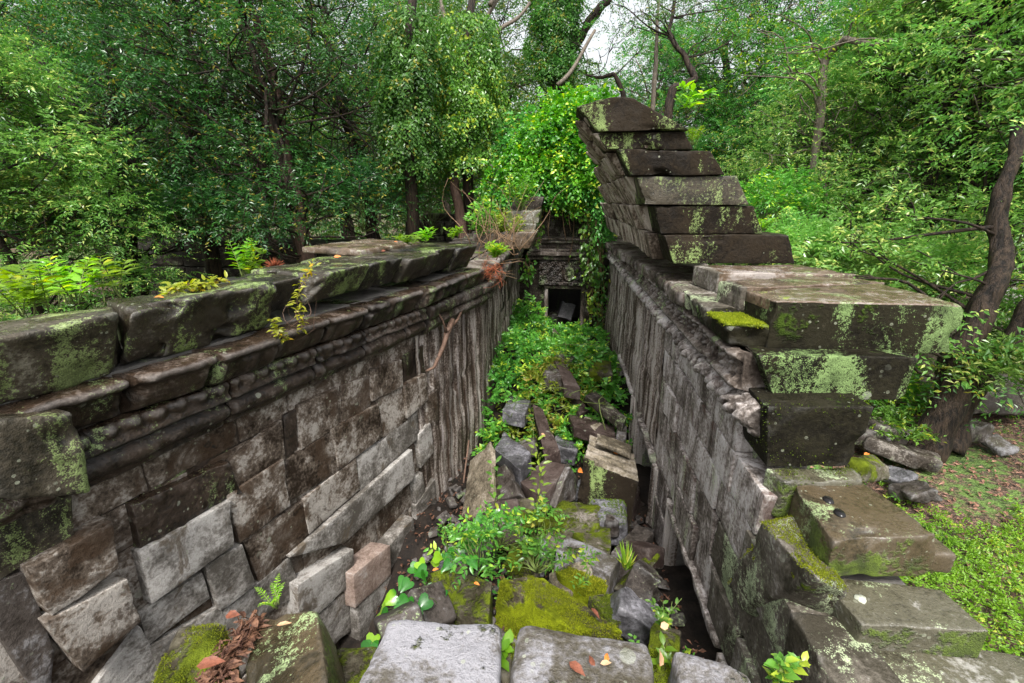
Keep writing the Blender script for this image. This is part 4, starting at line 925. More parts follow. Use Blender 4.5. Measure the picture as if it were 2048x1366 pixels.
for (px, py, z, s) in [(960, 1085, -3.5, .35), (925, 1130, -3.3, .4), (1010, 1050, -3.6, .4), (1060, 1030, -3.6, .35), (1090, 960, -3.75, .35), (1010, 980, -3.9, .4), (960, 1000, -3.95, .4), (1160, 985, -3.9, .4), (1285, 1110, -3.4, .3),
                       (900, 1190, -3.0, .35), (850, 1230, -2.7, .35), (1150, 1170, -3.2, .3), (1050, 900, -3.7, .35), (1130, 900, -3.7, .35), (1240, 1010, -3.9, .4), (1050, 1120, -3.25, .3), (1290, 1170, -3.1, .3), (1180, 850, -3.5, .3), (800, 1255, -2.5, .35), (1265, 1230, -2.95, .3)]:
    c = onZ(px, py, z); mt = mats[k % 6]
    V, F = hexa(boxC(c, (s * rs.uniform(.8, 1.5), s * rs.uniform(.7, 1.2), s * rs.uniform(.5, .8)), rs.uniform(0, 3), rs.normal(0, .35), rs.normal(0, .35)), .045, .025, .015, 740 + k)
    tag(put('fallen_block', V, F, M[mt]), looks[mt] + ' rubble stone ' + WH[k], 'stone block', G4); k += 1
# ================================================================== NEAR SLABS AT THE BOTTOM EDGE
G5 = 'pale near slabs along the bottom of the view'
def fg(pts, z, th, mat, lab, seed, res=.018, amp=.012, chip=.7, r=.03, grp=G5):
    T = [onZ(x, y, z) if len((x, y)) == 2 else None for x, y in pts]
    V, F = hexa(slabC(T, th), res, r, amp, seed, chip, 3.0); 
    V = V + vn(V * 45, 2) * .0035
    return solo('near_slab', V, F, M[mat], lab, 'stone slab', grp)
fg([(640, 1500), (992, 1500), (1002, 1236), (775, 1230)], -1.58, .28, 'pale', 'pale pitted slab, left one of the three near slabs', 801)
fg([(1000, 1500), (1316, 1500), (1306, 1278), (1036, 1246)], -1.58, .28, 'pale', 'pale grey slab carrying dead leaves, middle one of the three near slabs', 802)
fg([(1350, 1560), (1600, 1560), (1500, 1330), (1338, 1292)], -1.6, .28, 'pale', 'pale cracked slab at the foot of the right wall, right one of three near slabs', 803)
fg([(996, 1420), (1018, 1420), (1030, 1282), (990, 1282)], -1.72, .2, 'mossdk', 'mossy stone filling the gap between the left and middle near slabs', 804)
fg([(1310, 1480), (1352, 1480), (1340, 1290), (1300, 1290)], -1.74, .2, 'mossdk', 'mossy stone filling the gap under the tan leaf at the right near slab', 805)
T = [onZ(440, 1460, -1.78), onZ(668, 1440, -1.66), onZ(634, 1218, -1.70), onZ(520, 1226, -1.82)]
V, F = hexa(slabC(T, .4), .02, .02, .01, 806); V = V + vn(V * 40, 2) * .002; solo('near_slab', V, F, M['hole'], 'tilted brown slab with moss covered right side, beside the leaf litter', 'stone slab', G5)
T = [onZ(250, 1470, -1.86), onZ(400, 1470, -1.80), onZ(448, 1232, -1.82), onZ(350, 1245, -1.9)]
V, F = hexa(slabC(T, .4), .02, .05, .025, 807, 1.5); solo('near_slab', V, F, M['mossdk'], 'rough rounded rock with moss edges at the bottom left', 'stone slab', G5)
fg([(640, 1560), (720, 1560), (760, 1290), (665, 1290)], -1.95, .3, 'mossdk', 'low mossy stone between the brown slab and the left pale slab', 808)
g = Geo(); boxg(g, -2.6, 1.15, -.6, .95, -5, -2.05); tag(g.put('gallery_end_wall', M['dark'], smooth=False), 'dark stone footing that carries the near slabs', 'wall')
# leaf litter between rock and slab
rs = np.random.RandomState(9)
n = 420; px = rs.uniform(0, 1, n); P = []
for t, s in zip(px, rs.normal(0, .28, n)):
    x = np.interp(t, [0, 1], [410, 515]) + s * 42; y = np.interp(t, [0, 1], [1390, 1240]); P.append(onZ(x, y, -1.80) + [0, 0, rs.uniform(0, .05)])
D = rs.normal(0, 1, (n, 3)) * [1, 1, .3]; N = np.array([0, 0, 1.]) + rs.normal(0, .5, (n, 3)); L = rs.uniform(.02, .07, n)
V, F = leaf_geo(P, D, N, L, L * rs.uniform(.12, .5, n), 1); tag(put('leaf_litter', V, F, M['litter'], smooth=False), kind='stuff')
# dead leaves, each a thing
def dl(px, py, z, L, mat, lab, ang=0, n=(0, -.2, 1), wid=.5, up=.012):
    p = onZ(px, py, z) + [0, 0, up]; V, F = leaf_geo([p], [(math.cos(ang), math.sin(ang), .12)], [n], L, L * wid, 1)
    return solo('dead_leaf', V, F, M[mat], lab, 'dead leaf', 'scattered dead leaves')
dl(1138, 1330, -1.565, .07, 'brownleaf', 'dark curled leaf left on the middle near slab', -.7, up=.015)
dl(1200, 1336, -1.565, .04, 'tanleaf', 'small brown and orange leaf pair on the middle near slab', .2, up=.02)
dl(1208, 1330, -1.565, .032, 'orange', 'orange curled leaf on the middle near slab', 1.0, (0, -1, .4), .8, .02)
dl(1190, 1340, -1.565, .04, 'barkL' if 'barkL' in M else 'brownleaf', 'black curled leaf just left of the orange one', 2.2, (0, -1, .4), .6, .02)
dl(1318, 1278, -1.68, .04, 'tanleaf', 'round tan leaf in the gap right of the middle near slab', .4, (0, -.6, 1), .8, .06)
dl(1318, 1345, -1.68, .07, 'tanleaf', 'brown leaf standing in the gap under the round tan leaf', 1.3, (.3, -1, .3), .5, .03)
dl(398, 1352, -1.74, .10, 'brownleaf', 'red brown dead leaf at the bottom edge of the leaf litter', .3, up=.05)
dl(455, 1250, -1.76, .06, 'brownleaf', 'small dark leaf at the top of the leaf litter', .2, up=.05, wid=.7)
dl(555, 1262, -1.69, .06, 'tanleaf', 'rust coloured narrow leaf on the tilted brown slab', .3, up=.03, wid=.3)
dl(948, 1176, -2.72, .05, 'orange', 'orange leaf on the olive plate left of the big moss block', -.4, up=.05)
dl(1182, 1225, -2.62, .09, 'brownleaf', 'brown and pink curled leaf on the bright moss block', -1.0, (.4, -.6, 1), .35, .04)
dl(1157, 946, -3.2, .10, 'orange', 'single bright orange leaf stuck on the wedge stone', -1.2, (0, -1, .4), .7, .06)
dl(1226, 918, -3.2, .07, 'orange', 'pale orange leaf on the grooved cornice block', -1.0, (0, -1, .4), .7, .1)
dl(1083, 870, -3.2, .12, 'tanleaf', 'pinkish broken leaf on the long brown beam', -1.1, (0, -.6, 1), .35, .03)
dl(866, 1163, -2.7, .05, 'orange', 'orange leaf at the foot of the left wall among heart leaves', .5, up=.1)
dl(308, 600, -.58, .06, 'orange', 'yellow orange leaf on the capstone beside the yellow creeping fern', .2, up=.015)
dl(668, 520, -.56, .07, 'orange', 'orange leaf lying on the left capstones beyond the red brown root tuft', .4, (0, -1, .6), up=.03)
dl(787, 488, -.56, .07, 'orange', 'small yellow leaf near the far end of the left capstones', .4, (0, -1, .6), up=.02)
dl(763, 508, -.56, .06, 'brownleaf', 'dark red leaf on the left capstones near their far end', .9, (0, -1, .6), up=.03)
dl(1726, 918, -1.58, .05, 'orange', 'small orange leaf on the low mossy stone right of the squat block', .4, up=.03)

# ================================================================== PLANTS
rs = np.random.RandomState(33)
def plant(name, base, h, nst, spread, leafL, lm, lab, cat='plant', nl=12, wid=.4, kind=1, droop=.3, group=None, sm='stem', seed=0, up=1.0):
    rs = np.random.RandomState(seed + 1); e = empty(name, base); base = np.array(base, float); gs = Geo(); C = []; D = []
    gl = Geo()
    for s in range(nst):
        a = rs.uniform(0, 2 * math.pi); tip = base + np.array([math.cos(a) * spread * rs.uniform(.3, 1), math.sin(a) * spread * rs.uniform(.3, 1), h * rs.uniform(.6, 1.1) * up])
        b0 = base + rs.normal(0, .015, 3) * [1, 1, 0]; pts = curve(b0, tip, rs, 7, .1)
        gs.add(*tube(pts, np.linspace(max(.003, h * .008), .0015, 7), 4))
        t = rs.uniform(.15, 1, nl); t.sort(); q = np.stack([np.interp(t * 6, range(7), pts[:, k]) for k in range(3)], 1)
        ax = nrm(tip - b0); ph = np.arange(nl) * 2.4 + rs.uniform(0, 6); d = np.stack([np.cos(ph), np.sin(ph), rs.uniform(-.1, .7, nl)], 1) + ax * .3
        L = leafL * rs.uniform(.6, 1.25, nl); N = np.array([0, -.2, 1.]) + rs.normal(0, .3, (nl, 3))
        gl.add(*leaf_geo(q, d, N, L, L * wid, kind))
    gs.put('stem', M[sm], e); gl.put('leaves', M[lm], e, smooth=kind != 0); return tag(e, lab, cat, group)
def frond(p, tip, L, w, npair, rs, sag=.25, kind=1):
    """one lobed frond: rachis plus paired leaflets"""
    p = np.array(p, float); tip = np.array(tip, float); t = np.linspace(0, 1, 12)[:, None]
    pts = p + (tip - p) * t + np.array([0, 0, 1.]) * (np.sin(math.pi * t * .8) * sag * L)
    st = tube(pts, np.linspace(.004, .0015, 12), 4)
    tt = np.repeat(np.linspace(.22, .97, npair), 2); q = np.stack([np.interp(tt * 11, range(12), pts[:, k]) for k in range(3)], 1)
    ax = nrm(pts[-1] - pts[0]); side = nrm(np.cross(ax, [0, 0, 1.])); sg = np.tile([1., -1.], npair)[:, None]
    d = side * sg + ax * .55 + rs.normal(0, .08, (2 * npair, 3)); LL = w * np.sin(math.pi * (tt * .75 + .2)) * rs.uniform(.85, 1.1, 2 * npair)
    lf = leaf_geo(q, d, np.array([0, -.1, 1.]) + rs.normal(0, .25, (2 * npair, 3)), LL, LL * .46, kind)
    return st, lf
def fern(name, base, nf, L, w, npair, lab, lm='leafF', seed=0, up=.8, cat='fern', group=None, ang=None):
    rs = np.random.RandomState(seed); e = empty(name, base); gs, gl = Geo(), Geo(); base = np.array(base, float)
    for k in range(nf):
        a = rs.uniform(0, 2 * math.pi) if ang is None else rs.uniform(*ang); l = L * rs.uniform(.7, 1.15); u = up * rs.uniform(.6, 1.2)
        tip = base + np.array([math.cos(a), math.sin(a), u]) * l / math.hypot(1, u)
        b0 = base + rs.normal(0, L * .12, 3) * [1, 1, 0]
        s, lf = frond(b0, tip, l, w, npair, rs); gs.add(*s); gl.add(*lf)
    gs.put('stem', M['stem'], e); gl.put('fronds', M[lm], e); return tag(e, lab, cat, group)
# left wall top ferns
fern('fern', onZ(60, 640, -.62) + [-.1, .15, 0], 4, .30, .13, 6, 'dark veined lobed fern at the left edge behind the nearest capstone', 'leafF', 1, 1.6)
fern('fern', onZ(135, 620, -.60) + [-.1, .15, 0], 7, .28, .10, 7, 'bright yellow green lobed fern clump behind the nearest capstone', 'leafF', 2, 1.1)
fern('fern', onZ(215, 608, -.60) + [-.05, .12, 0], 4, .26, .12, 5, 'bright fern with raised fronds, right of the yellow green clump', 'leafF', 3, 1.6)
fern('fern', onZ(20, 640, -.62) + [-.05, .1, 0], 6, .30, .07, 10, 'low fern overhanging the capstone at the left edge', 'leafF', 4, .6)
fern('fern', onY(485, 556, 4.1), 9, .33, .09, 7, 'upright bright fern on the left wall near the red brown tuft', 'leafF', 5, 2.2)
plant('weed', onY(510, 553, 4.1), .25, 6, .15, .09, 'leafF', 'broad leaved bright weed right of the upright fern on the wall', seed=6)
rr = np.random.RandomState(4); gq = Geo(); c = onY(550, 536, 4.4)
for k in range(120):
    d = nrm(rr.normal(0, 1, 3) + [0, 0, .6]); gq.add(*tube([c + d * .02, c + d * rr.uniform(.07, .12) * [1.3, 1, 1]], [.003, .001], 3))
solo('root_tuft', *gq.out(), M['rust'], 'rusty red brown tuft of fine roots on the left wall', 'root tuft')
def creeper(name, pts, z, lm, lab, n=60, L=.035, hang=0, seed=0, cat='vine'):
    rs = np.random.RandomState(seed); e = empty(name, pts[0]); p = np.array(pts, float); t = np.linspace(0, len(p) - 1, 30)
    q = np.stack([np.interp(t, range(len(p)), p[:, k]) for k in range(3)], 1) + rs.normal(0, .008, (30, 3))
    gs, gl = Geo(), Geo(); gs.add(*tube(q, .003, 4))
    i = rs.randint(0, 30, n); P = q[i] + rs.normal(0, .012, (n, 3)); D = rs.normal(0, 1, (n, 3)) * [1, 1, .5]
    gl.add(*leaf_geo(P, D, np.array([.2, -.3, 1.]) + rs.normal(0, .4, (n, 3)), L * rs.uniform(.6, 1.3, n), L * .4, 1))
    gs.put('stem', M['stembr'], e); gl.put('leaves', M[lm], e); return tag(e, lab, cat)
creeper('creeping_fern', [onZ(335, 582, -.56), onZ(380, 571, -.555), onZ(440, 563, -.555)], 0, 'leafO', 'yellow creeping fern lying along the edge of the second capstone', 130, .06, seed=2)
def tw(a, b, k=4, s=.02): 
    rs2 = np.random.RandomState(int(a[0] * 100) % 99 + k); t = np.linspace(0, 1, k)[:, None]; return list(np.array(a) + (np.array(b) - np.array(a)) * t + rs2.normal(0, s, (k, 3)) * [.3, .3, .3])
f0 = onL(628, 532, .30); creeper('hanging_fern', tw(f0, onL(600, 575, .36), 4) + tw(onL(595, 590, .36), onL(600, 660, .3), 5), 0, 'leafO', 'yellow climbing fern hanging over the chipped capstone on thin stems', 90, .05, seed=5)
creeper('hanging_fern', tw(onL(545, 640, .32), onL(552, 655, .3), 3) + tw(onL(560, 668, .3), onL(578, 680, .3), 4), 0, 'leafO', 'small pinnate fern dangling at the cornice under the hollowed capstone', 60, .05, seed=7)
gq = Geo(); rr = np.random.RandomState(8)
for k in range(9):
    a = onL(585 + rr.uniform(-10, 40), 600 + rr.uniform(-30, 20), .33); b_ = onL(590 + rr.uniform(-20, 50), 650 + rr.uniform(-20, 30), .28); gq.add(*tube(curve(a, b_, rr, 8, .25), .0022, 3))
solo('root_strands', *gq.out(), M['root'], 'thin reddish root strands hanging in the gap under the hanging fern', 'roots')
for k, (x, y, Y, h, lab) in enumerate([(850, 478, 5.8, .16, 'fresh green weed on the left wall top, left of the other small weed'), (905, 472, 6.3, .15, 'fresh green weed near the far end of the left wall top'), (820, 483, 5.3, .10, 'lowest tiny weed on the left wall top near its far end')]):
    plant('weed', onY(x, y + 6, Y), h, 7, .16, .085, 'leafF', lab, seed=20 + k, group='small weeds on the left wall')
plant('weed', onY(990, 515, 6.8), .2, 26, .22, .09, 'leafF', 'bright grassy tuft growing right after the last capstone', nl=14, wid=.25, seed=25)
gq = Geo(); rr = np.random.RandomState(12)
for k in range(70):
    c = onY(972 + rr.uniform(-8, 20), 535 + rr.uniform(-5, 12), 6.6); gq.add(*tube(curve(c, c + rr.normal(0, .09, 3) + [.03, 0, -.05], rr, 5, .3), [.003, .003, .002, .002, .001], 3))
solo('root_tuft', *gq.out(), M['rust'], 'orange brown dry root tuft under the bright grassy tuft', 'root tuft')
gq = Geo()
for k in range(30):
    a = onY(rr.uniform(940, 1050), rr.uniform(470, 530), rr.uniform(7.5, 9)); b_ = a + np.array([rr.normal(0, .4), rr.normal(0, .3), rr.uniform(.3, 1.4)]); gq.add(*tube(curve(a, b_, rr, 9, .12), np.linspace(.009, .003, 9), 4))
for k in range(8):
    a = onY(rr.uniform(960, 1000), rr.uniform(520, 560), 6.7); b_ = a + np.array([rr.uniform(.2, .5), rr.normal(0, .3), rr.uniform(-.1, .35)]); gq.add(*tube(curve(a, b_, rr, 9, .12), np.linspace(.006, .002, 9), 4))
solo('dry_shrub', *gq.out(), M['stembr'], 'leafless tangle of dry brown twigs at the far end of the left wall', 'shrub')
for k, (x, y, Y, h, sp, lm, lab) in enumerate([(965, 470, 9.0, .6, .4, 'leafC', 'green leafy shrub behind the dry twigs left of the gate'), (1010, 475, 9.3, .5, .4, 'leafY', 'yellowish small leaved shrub over the stepped stones'), (1040, 420, 10.4, .8, .5, 'leafB', 'bright leafy shrub climbing above the stepped stones')]):
    plant('shrub', onY(x, y, Y), h, 22, sp, .11, lm, lab, nl=18, seed=40 + k, cat='shrub')
# the broken root or pole leaning on the left wall
pts = [onL(905, 640, .12), onL(893, 668, .16), onL(888, 690, .15), onL(868, 735, .10), onL(852, 742, .1)]
g = Geo(); g.add(*tube(pts, [.035, .04, .03, .022, .012], 7)); g.add(*tube([onL(893, 662, .17), onL(915, 640, .1), onL(930, 605, .04), onL(960, 570, .04)], [.03, .02, .015, .01], 6))
g.add(*tube([onL(893, 665, .17), onL(885, 640, .15), onL(870, 615, .08)], [.02, .012, .008], 5)); solo('dead_branch', *g.out(), M['root'], 'dead reddish brown forked branch stuck on the left wall', 'branch')
g = Geo(); rr = np.random.RandomState(17)
g.add(*tube([onL(938, 880, .1) , onL(925, 980, .12), onL(905, 1080, .2), onL(900, 1140, .25)], [.012, .015, .018, .014], 5)); solo('dead_branch', *g.out(), M['root'], 'thin straight reddish stem running down the left wall to the rubble', 'branch')
# heart-leaved vine at lower left of the rubble
e = empty('heart_leaf_vine', onZ(850, 1150, -2.9)); gl, gs = Geo(), Geo(); rr = np.random.RandomState(19)
H = [(820, 1130), (840, 1125), (868, 1120), (893, 1105), (860, 1145), (880, 1115), (815, 1160), (905, 1148), (870, 1170), (935, 1105), (945, 1120), (885, 1178), (920, 1085), (805, 1150), (900, 1130), (835, 1160), (765, 1240), (780, 1225), (795, 1205), (810, 1210), (830, 1215), (790, 1190), (815, 1200), (852, 1205), (745, 1270), (735, 1285), (757, 1255), (770, 1215), (800, 1225), (840, 1190), (960, 1065), (950, 1085), (990, 1060), (975, 1040), (1005, 1020), (1030, 1025), (960, 1100)]
for (x, y) in H:
    z = np.interp(y, [1000, 1100, 1180, 1290], [-3.1, -2.85, -2.6, -2.25]); p = onZ(x, y, z) + rr.normal(0, .02, 3); L = np.interp(y, [1000, 1290], [.11, .085]) * rr.uniform(.85, 1.25)
    a = rr.uniform(0, 6.3); gl.add(*leaf_geo([p], [(math.cos(a), math.sin(a) - .6, -.35)], [(rr.normal(.1, .3), -.75 + rr.normal(0, .25), 1)], L, L * .95, 2))
    gs.add(*tube(curve(p + [0, .02, -.01], p + [rr.normal(0, .08), .1, -.22], rr, 5, .1), .0025, 3))
gs.put('stem', M['stem'], e); gl.put('leaves', M['leafH'], e); tag(e, 'glossy heart leaved vine sprawling at the foot of the left wall', 'vine')
# bushy seedlings around the centre
def bush(name, c, r, ns, lab, lm='leafC', leaf=.07, kind=1, seed=0, cat='bush', group=None, nl=9, flat=.7, ln=.22, wid=.45):
    rs = np.random.RandomState(seed); c = np.array(c, float); e = empty(name, c - [0, 0, r[2] * .8]); d = nrm(rs.normal(0, 1, (ns, 3))); d[:, 2] = np.abs(d[:, 2]); C = c + d * np.array(r) * rs.uniform(.2, 1, (ns, 1)) ** .6
    V, F = sprays(C, d + rs.normal(0, .4, d.shape) + [0, 0, .3], rs, nl, ln, leaf, wid, .25, kind); put('leaves', V, F, M[lm], e, smooth=kind != 0)
    g = Geo()
    for k in range(min(ns, 24)): g.add(*tube(curve(c - [0, 0, r[2] * .8], C[k], rs, 5, .1), [.006, .005, .004, .003, .002], 4))
    g.put('stem', M['stem'], e); return tag(e, lab, cat, group)
bush('bush', onZ(1000, 1075, -3.05), (.32, .26, .16), 32, 'bushy green seedling clump in the centre of the rubble', 'leafC', .075, seed=1)
bush('bush', onZ(950, 1110, -2.85), (.25, .25, .2), 34, 'small leaved clump between heart leaves and the central seedlings', 'leafC', .07, seed=2)
bush('bush', onZ(1075, 1060, -3.1), (.22, .25, .22), 26, 'loose sprays right of the central clump', 'leafC', .07, seed=3)
bush('bush', onZ(1075, 1130, -2.95), (.22, .2, .1), 22, 'trailing weed over the back edge of the bright moss block', 'leafC', .06, seed=4)
bush('bush', onZ(1175, 1150, -2.7), (.07, .07, .12), 6, 'little weed drooping onto the bright moss', 'leafC', .05, seed=5)
def tall(name, base, tip, n, L, lm, lab, seed):
    rs = np.random.RandomState(seed); e = empty(name, base); pts = curve(base, tip, rs, 12, .02); g = Geo(); g.add(*tube(pts, np.linspace(.007, .002, 12), 5)); g.put('stem', M['stem'], e)
    t = np.linspace(.12, 1, n); q = np.stack([np.interp(t * 11, range(12), pts[:, k]) for k in range(3)], 1); q = np.repeat(q, 3, 0); ph = np.arange(len(q)) * 2.1 + rs.uniform(0, 1, len(q))
    d = np.stack([np.cos(ph), np.sin(ph), rs.uniform(-.1, .5, len(q))], 1); V, F = leaf_geo(q + d * .03, d, np.array([0, -.3, 1.]) + rs.normal(0, .3, d.shape), L * rs.uniform(.7, 1.3, len(q)), L * .42, 1); put('leaves', V, F, M[lm], e); return tag(e, lab, 'seedling', 'tall thin seedlings in the rubble')
b0 = onZ(1068, 1080, -3.15); tall('seedling', b0, onY(1070, 885, b0[1]), 13, .075, 'leafY', 'tallest thin seedling with pale leaves rising in front of the beams', 3)
b0 = onZ(990, 1010, -3.3); tall('seedling', b0, onY(988, 930, b0[1] - .1), 4, .10, 'leafC', 'short two tiered seedling left of the tallest one', 4)
b0 = onZ(895, 1105, -3.0); tall('seedling', b0, onY(887, 1045, b0[1]), 5, .05, 'leafC', 'small seedling against the foot of the left wall', 5)
b0 = onZ(1570, 1366, -1.9); plant('weed', b0 - [0, 0, .05], .2, 5, .07, .055, 'leafC', 'small bright weed growing beside the right near slab', seed=50, wid=.6)
b0 = onZ(555, 1215, -1.76); fern('fern', b0, 6, .13, .02, 9, 'little strap leaved fern on the edge of the tilted brown slab', 'leafF', 8, .9)
b0 = onZ(1003, 1310, -1.72); plant('weed', b0, .06, 4, .05, .05, 'leafF', 'bright two leaved weed in the gap between the pale near slabs', seed=51, wid=.75, nl=3)
b0 = onZ(1325, 1330, -1.74); plant('weed', b0, .07, 5, .05, .045, 'leafF', 'pale green weed in the gap under the tan leaf', seed=52, wid=.5, nl=4)
b0 = onZ(1330, 1250, -2.6); plant('weed', b0, .16, 8, .14, .045, 'leafC', 'dark green trailing weed in the right corner behind the near slabs', seed=53, wid=.5, nl=9)
b0 = onZ(1252, 1135, -3.15); e = empty('grass_tuft', b0); rr = np.random.RandomState(6); D = rr.normal(0, .5, (26, 3)) * [1, 1, 0] + [0, 0, 1]; V, F = leaf_geo(np.repeat([b0], 26, 0) + rr.normal(0, .012, (26, 3)), D, [(0, -1, .2)] * 26, rr.uniform(.14, .26, 26), .018, 1); put('blades', V, F, M['grass'], e); tag(e, 'pale tuft of grass blades between the white slab and the wedge stone', 'grass tuft')
# weeds that cover the far half of the gallery floor
def cover(name, n, region, leaf, lm, seed, hfun, mounds, ln=.22, nl=9, wid=.45, kind=1):
    rs = np.random.RandomState(seed); C = []
    while len(C) < n:
        x, y = rs.uniform(*region[0]), rs.uniform(*region[1]); h = max([mh * math.exp(-((x - mx) / sx) ** 2 - ((y - my) / sy) ** 2) for mx, my, sx, sy, mh in mounds])
        if rs.rand() < min(1, h * 3): C.append((x, y, float(floorz(x, y)) + .05 + h * rs.uniform(.35, 1)))
    C = np.array(C); D = rs.normal(0, .7, C.shape); D[:, 2] = np.abs(D[:, 2]) * .6 + .5; V, F = sprays(C, D, rs, nl, ln, leaf, wid, .25, kind)
    return tag(put(name, V, F, M[lm], smooth=True), kind='stuff')
cover('corridor_weeds', 1500, ((-1.25, 1.2), (5.9, 12.3)), .105, 'leafC', 61, None, [(-.8, 7.6, .55, 1.6, .75), (.45, 8.6, .8, 1.6, .55), (.85, 7.2, .35, .9, .5), (-.75, 11.2, .5, .9, 1.0), (.3, 11.3, .9, .8, .4), (-.9, 6.5, .35, .6, .4), (.25, 6.4, .3, .7, .35)])
cover('corridor_weeds', 300, ((-1.0, .7), (5.9, 8.6)), .085, 'leafY', 62, None, [(-.4, 7.1, .45, .8, .8), (.05, 7.6, .5, .6, .7)])
gq = Geo(); rr = np.random.RandomState(77)
for k in range(22):
    x, y = rr.uniform(-.7, .55), rr.uniform(6.4, 8.2); c = np.array([x, y, float(floorz(x, y)) + .75]); gq.add(*tube(curve(c, c + [rr.normal(0, .4), rr.normal(0, .4), rr.normal(-.08, .15)], rr, 8, .15), .006, 3))
tag(put('trailing_stems', *gq.out(), M['stem']), kind='stuff')
# weeds under the camera side of the corridor floor, thin
cover('corridor_weeds', 130, ((-1.3, 1.0), (2.0, 5.2)), .06, 'leafC', 63, None, [(-.9, 3.6, .5, .6, .3), (-.2, 4.2, .5, .5, .25), (.8, 2.6, .2, .4, .2)])

# debris of small chips and leaves between the blocks
rs = np.random.RandomState(88); n = 2600; x = rs.uniform(-1.9, 1.2, n); y = rs.uniform(1.2, 6.5, n); P = np.stack([x, y, floorz(x, y)], 1); P[:, 2] += fbm(P * [2.2, 2.2, 0] + 0, 4) * .1 + rs.uniform(.03, .1, n)
L = rs.uniform(.02, .07, n); D = rs.normal(0, 1, (n, 3)) * [1, 1, .35]; tag(put('leaf_debris', *leaf_geo(P, D, np.array([0, 0, 1.]) + rs.normal(0, .4, (n, 3)), L, L * .5, 0), M['litter'], smooth=False), kind='stuff')
g = Geo()
for k in range(320):
    x, y = rs.uniform(-1.6, 1.15), rs.uniform(1.5, 6.5); z = float(floorz(x, y)) + rs.uniform(.02, .12); s_ = rs.uniform(.03, .12)
    V, F = hexa(boxC((x, y, z), (s_ * rs.uniform(.8, 1.6), s_, s_ * .6), rs.uniform(0, 3), rs.normal(0, .4), rs.normal(0, .4)), .06, .008, .01, k, 1); g.add(V, F)
tag(g.put('stone_chips', M['rubble']), kind='stuff')
# living moss: short tufts standing on the mossiest faces
def mossify(obj, n, h, seed, zmin=.35, thr=-.05, mat='mosstuft'):
    me = obj.data; nv = len(me.vertices); co = np.empty(nv * 3); me.vertices.foreach_get('co', co); co = co.reshape(-1, 3) + np.array(obj.location)
    npol = len(me.polygons); cen = np.empty(npol * 3); nr = np.empty(npol * 3); ar = np.empty(npol); me.polygons.foreach_get('center', cen); me.polygons.foreach_get('normal', nr); me.polygons.foreach_get('area', ar)
    cen = cen.reshape(-1, 3) + np.array(obj.location); nr = nr.reshape(-1, 3); w_ = ar * (nr[:, 2] > zmin); w_ = w_ / w_.sum(); rs = np.random.RandomState(seed); i = rs.choice(npol, n, p=w_)
    P = cen[i] + rs.normal(0, .012, (n, 3)) * (1 - np.abs(nr[i])); m_ = fbm(P * 5 + seed, 3) > thr; P = P[m_]; N_ = nr[i][m_]; k = len(P)
    D = N_ + rs.normal(0, .45, (k, 3)); L = h * rs.uniform(.5, 1.3, k); V, F = leaf_geo(P - N_ * .003, D, rs.normal(0, 1, (k, 3)), L, L * .45, 0)
    o = bpy.data.objects.new('moss', raw_mesh('moss', V - np.array(obj.location), F, M[mat], smooth=False)); COL.objects.link(o); o.parent = obj
M['mosstuft'] = leafmat('moss_tuft', (.10, .13, .006), (.27, .33, .012), (.4, .42, .03), .08, .25, .7, .2)
M['mossdark'] = leafmat('dark_moss_tuft', (.04, .06, .006), (.13, .19, .012), (.25, .3, .03), .06, .25, .7, .2)
for o in list(COL.objects):
    lb = o.get('label', '')
    if o.type != 'MESH': continue
    if 'bright yellow green moss' in lb: mossify(o, 26000, .013, 1, .2, -.1)
    elif 'thick yellow green moss cushion' in lb: mossify(o, 9000, .012, 2, .1, -.5)
    elif 'flat moss covered stone behind' in lb: mossify(o, 6000, .014, 3, .2, -.2)
    elif 'rounded bright moss top' in lb: mossify(o, 12000, .010, 4, .3, -.15)
    elif 'rough rounded rock with moss' in lb: mossify(o, 14000, .008, 5, .1, .05)
    elif 'dark olive moss stone' in lb or 'mossy mound' in lb: mossify(o, 8000, .012, 6, .3, .0, 'mossdark')
    elif 'squat mossy block' in lb: mossify(o, 7000, .010, 7, -.3, .12, 'mossdark')
    elif 'gap between the left and middle' in lb or 'gap under the tan leaf' in lb: mossify(o, 3000, .008, 8, .3, -.1)
# ================================================================== VINES ON THE GATE
def shell(rs, n, c, r, yfront=True):
    d = nrm(rs.normal(0, 1, (n, 3))); d[:, 1] = np.where(d[:, 1] > .3, -d[:, 1], d[:, 1]); d[:, 2] = np.where(d[:, 2] < -.75, -d[:, 2], d[:, 2])
    P = np.array(c) + d * np.array(r) * (1 + .22 * fbm(d * 2.2 + np.array(c), 3)[:, None] - .06 * rs.rand(n, 1) ** 2); return P, d
V, F = hexa(boxC((.35, 14.3, .3), (1.9, 2.4, 2.0)), .2, .3, .2, 900); solo('gate_tower', V, F, M['dark'], 'overgrown dark stump of the gate tower under the bright vines', 'tower')
vine = empty('vine_mass', (.2, 12.4, -.8)); rs = np.random.RandomState(71); gA = Geo(); gBk = Geo()
lobes = [((.45, 12.7, 1.55), (.95, 1.0, .95), 700), ((-.35, 12.8, 1.15), (.9, 1.0, .9), 600), ((-.9, 12.6, .75), (.7, .8, .6), 400), ((.25, 12.3, .75), (.8, .7, .8), 450), ((.9, 12.1, .9), (.5, .8, .9), 350), ((.35, 13.4, 2.15), (.8, .8, .55), 420), ((-1.5, 12.9, .2), (.7, .8, .7), 300), ((-.1, 12.7, 1.9), (.4, .5, .5), 160), ((-.45, 13, 2.0), (.25, .4, .6), 90)]
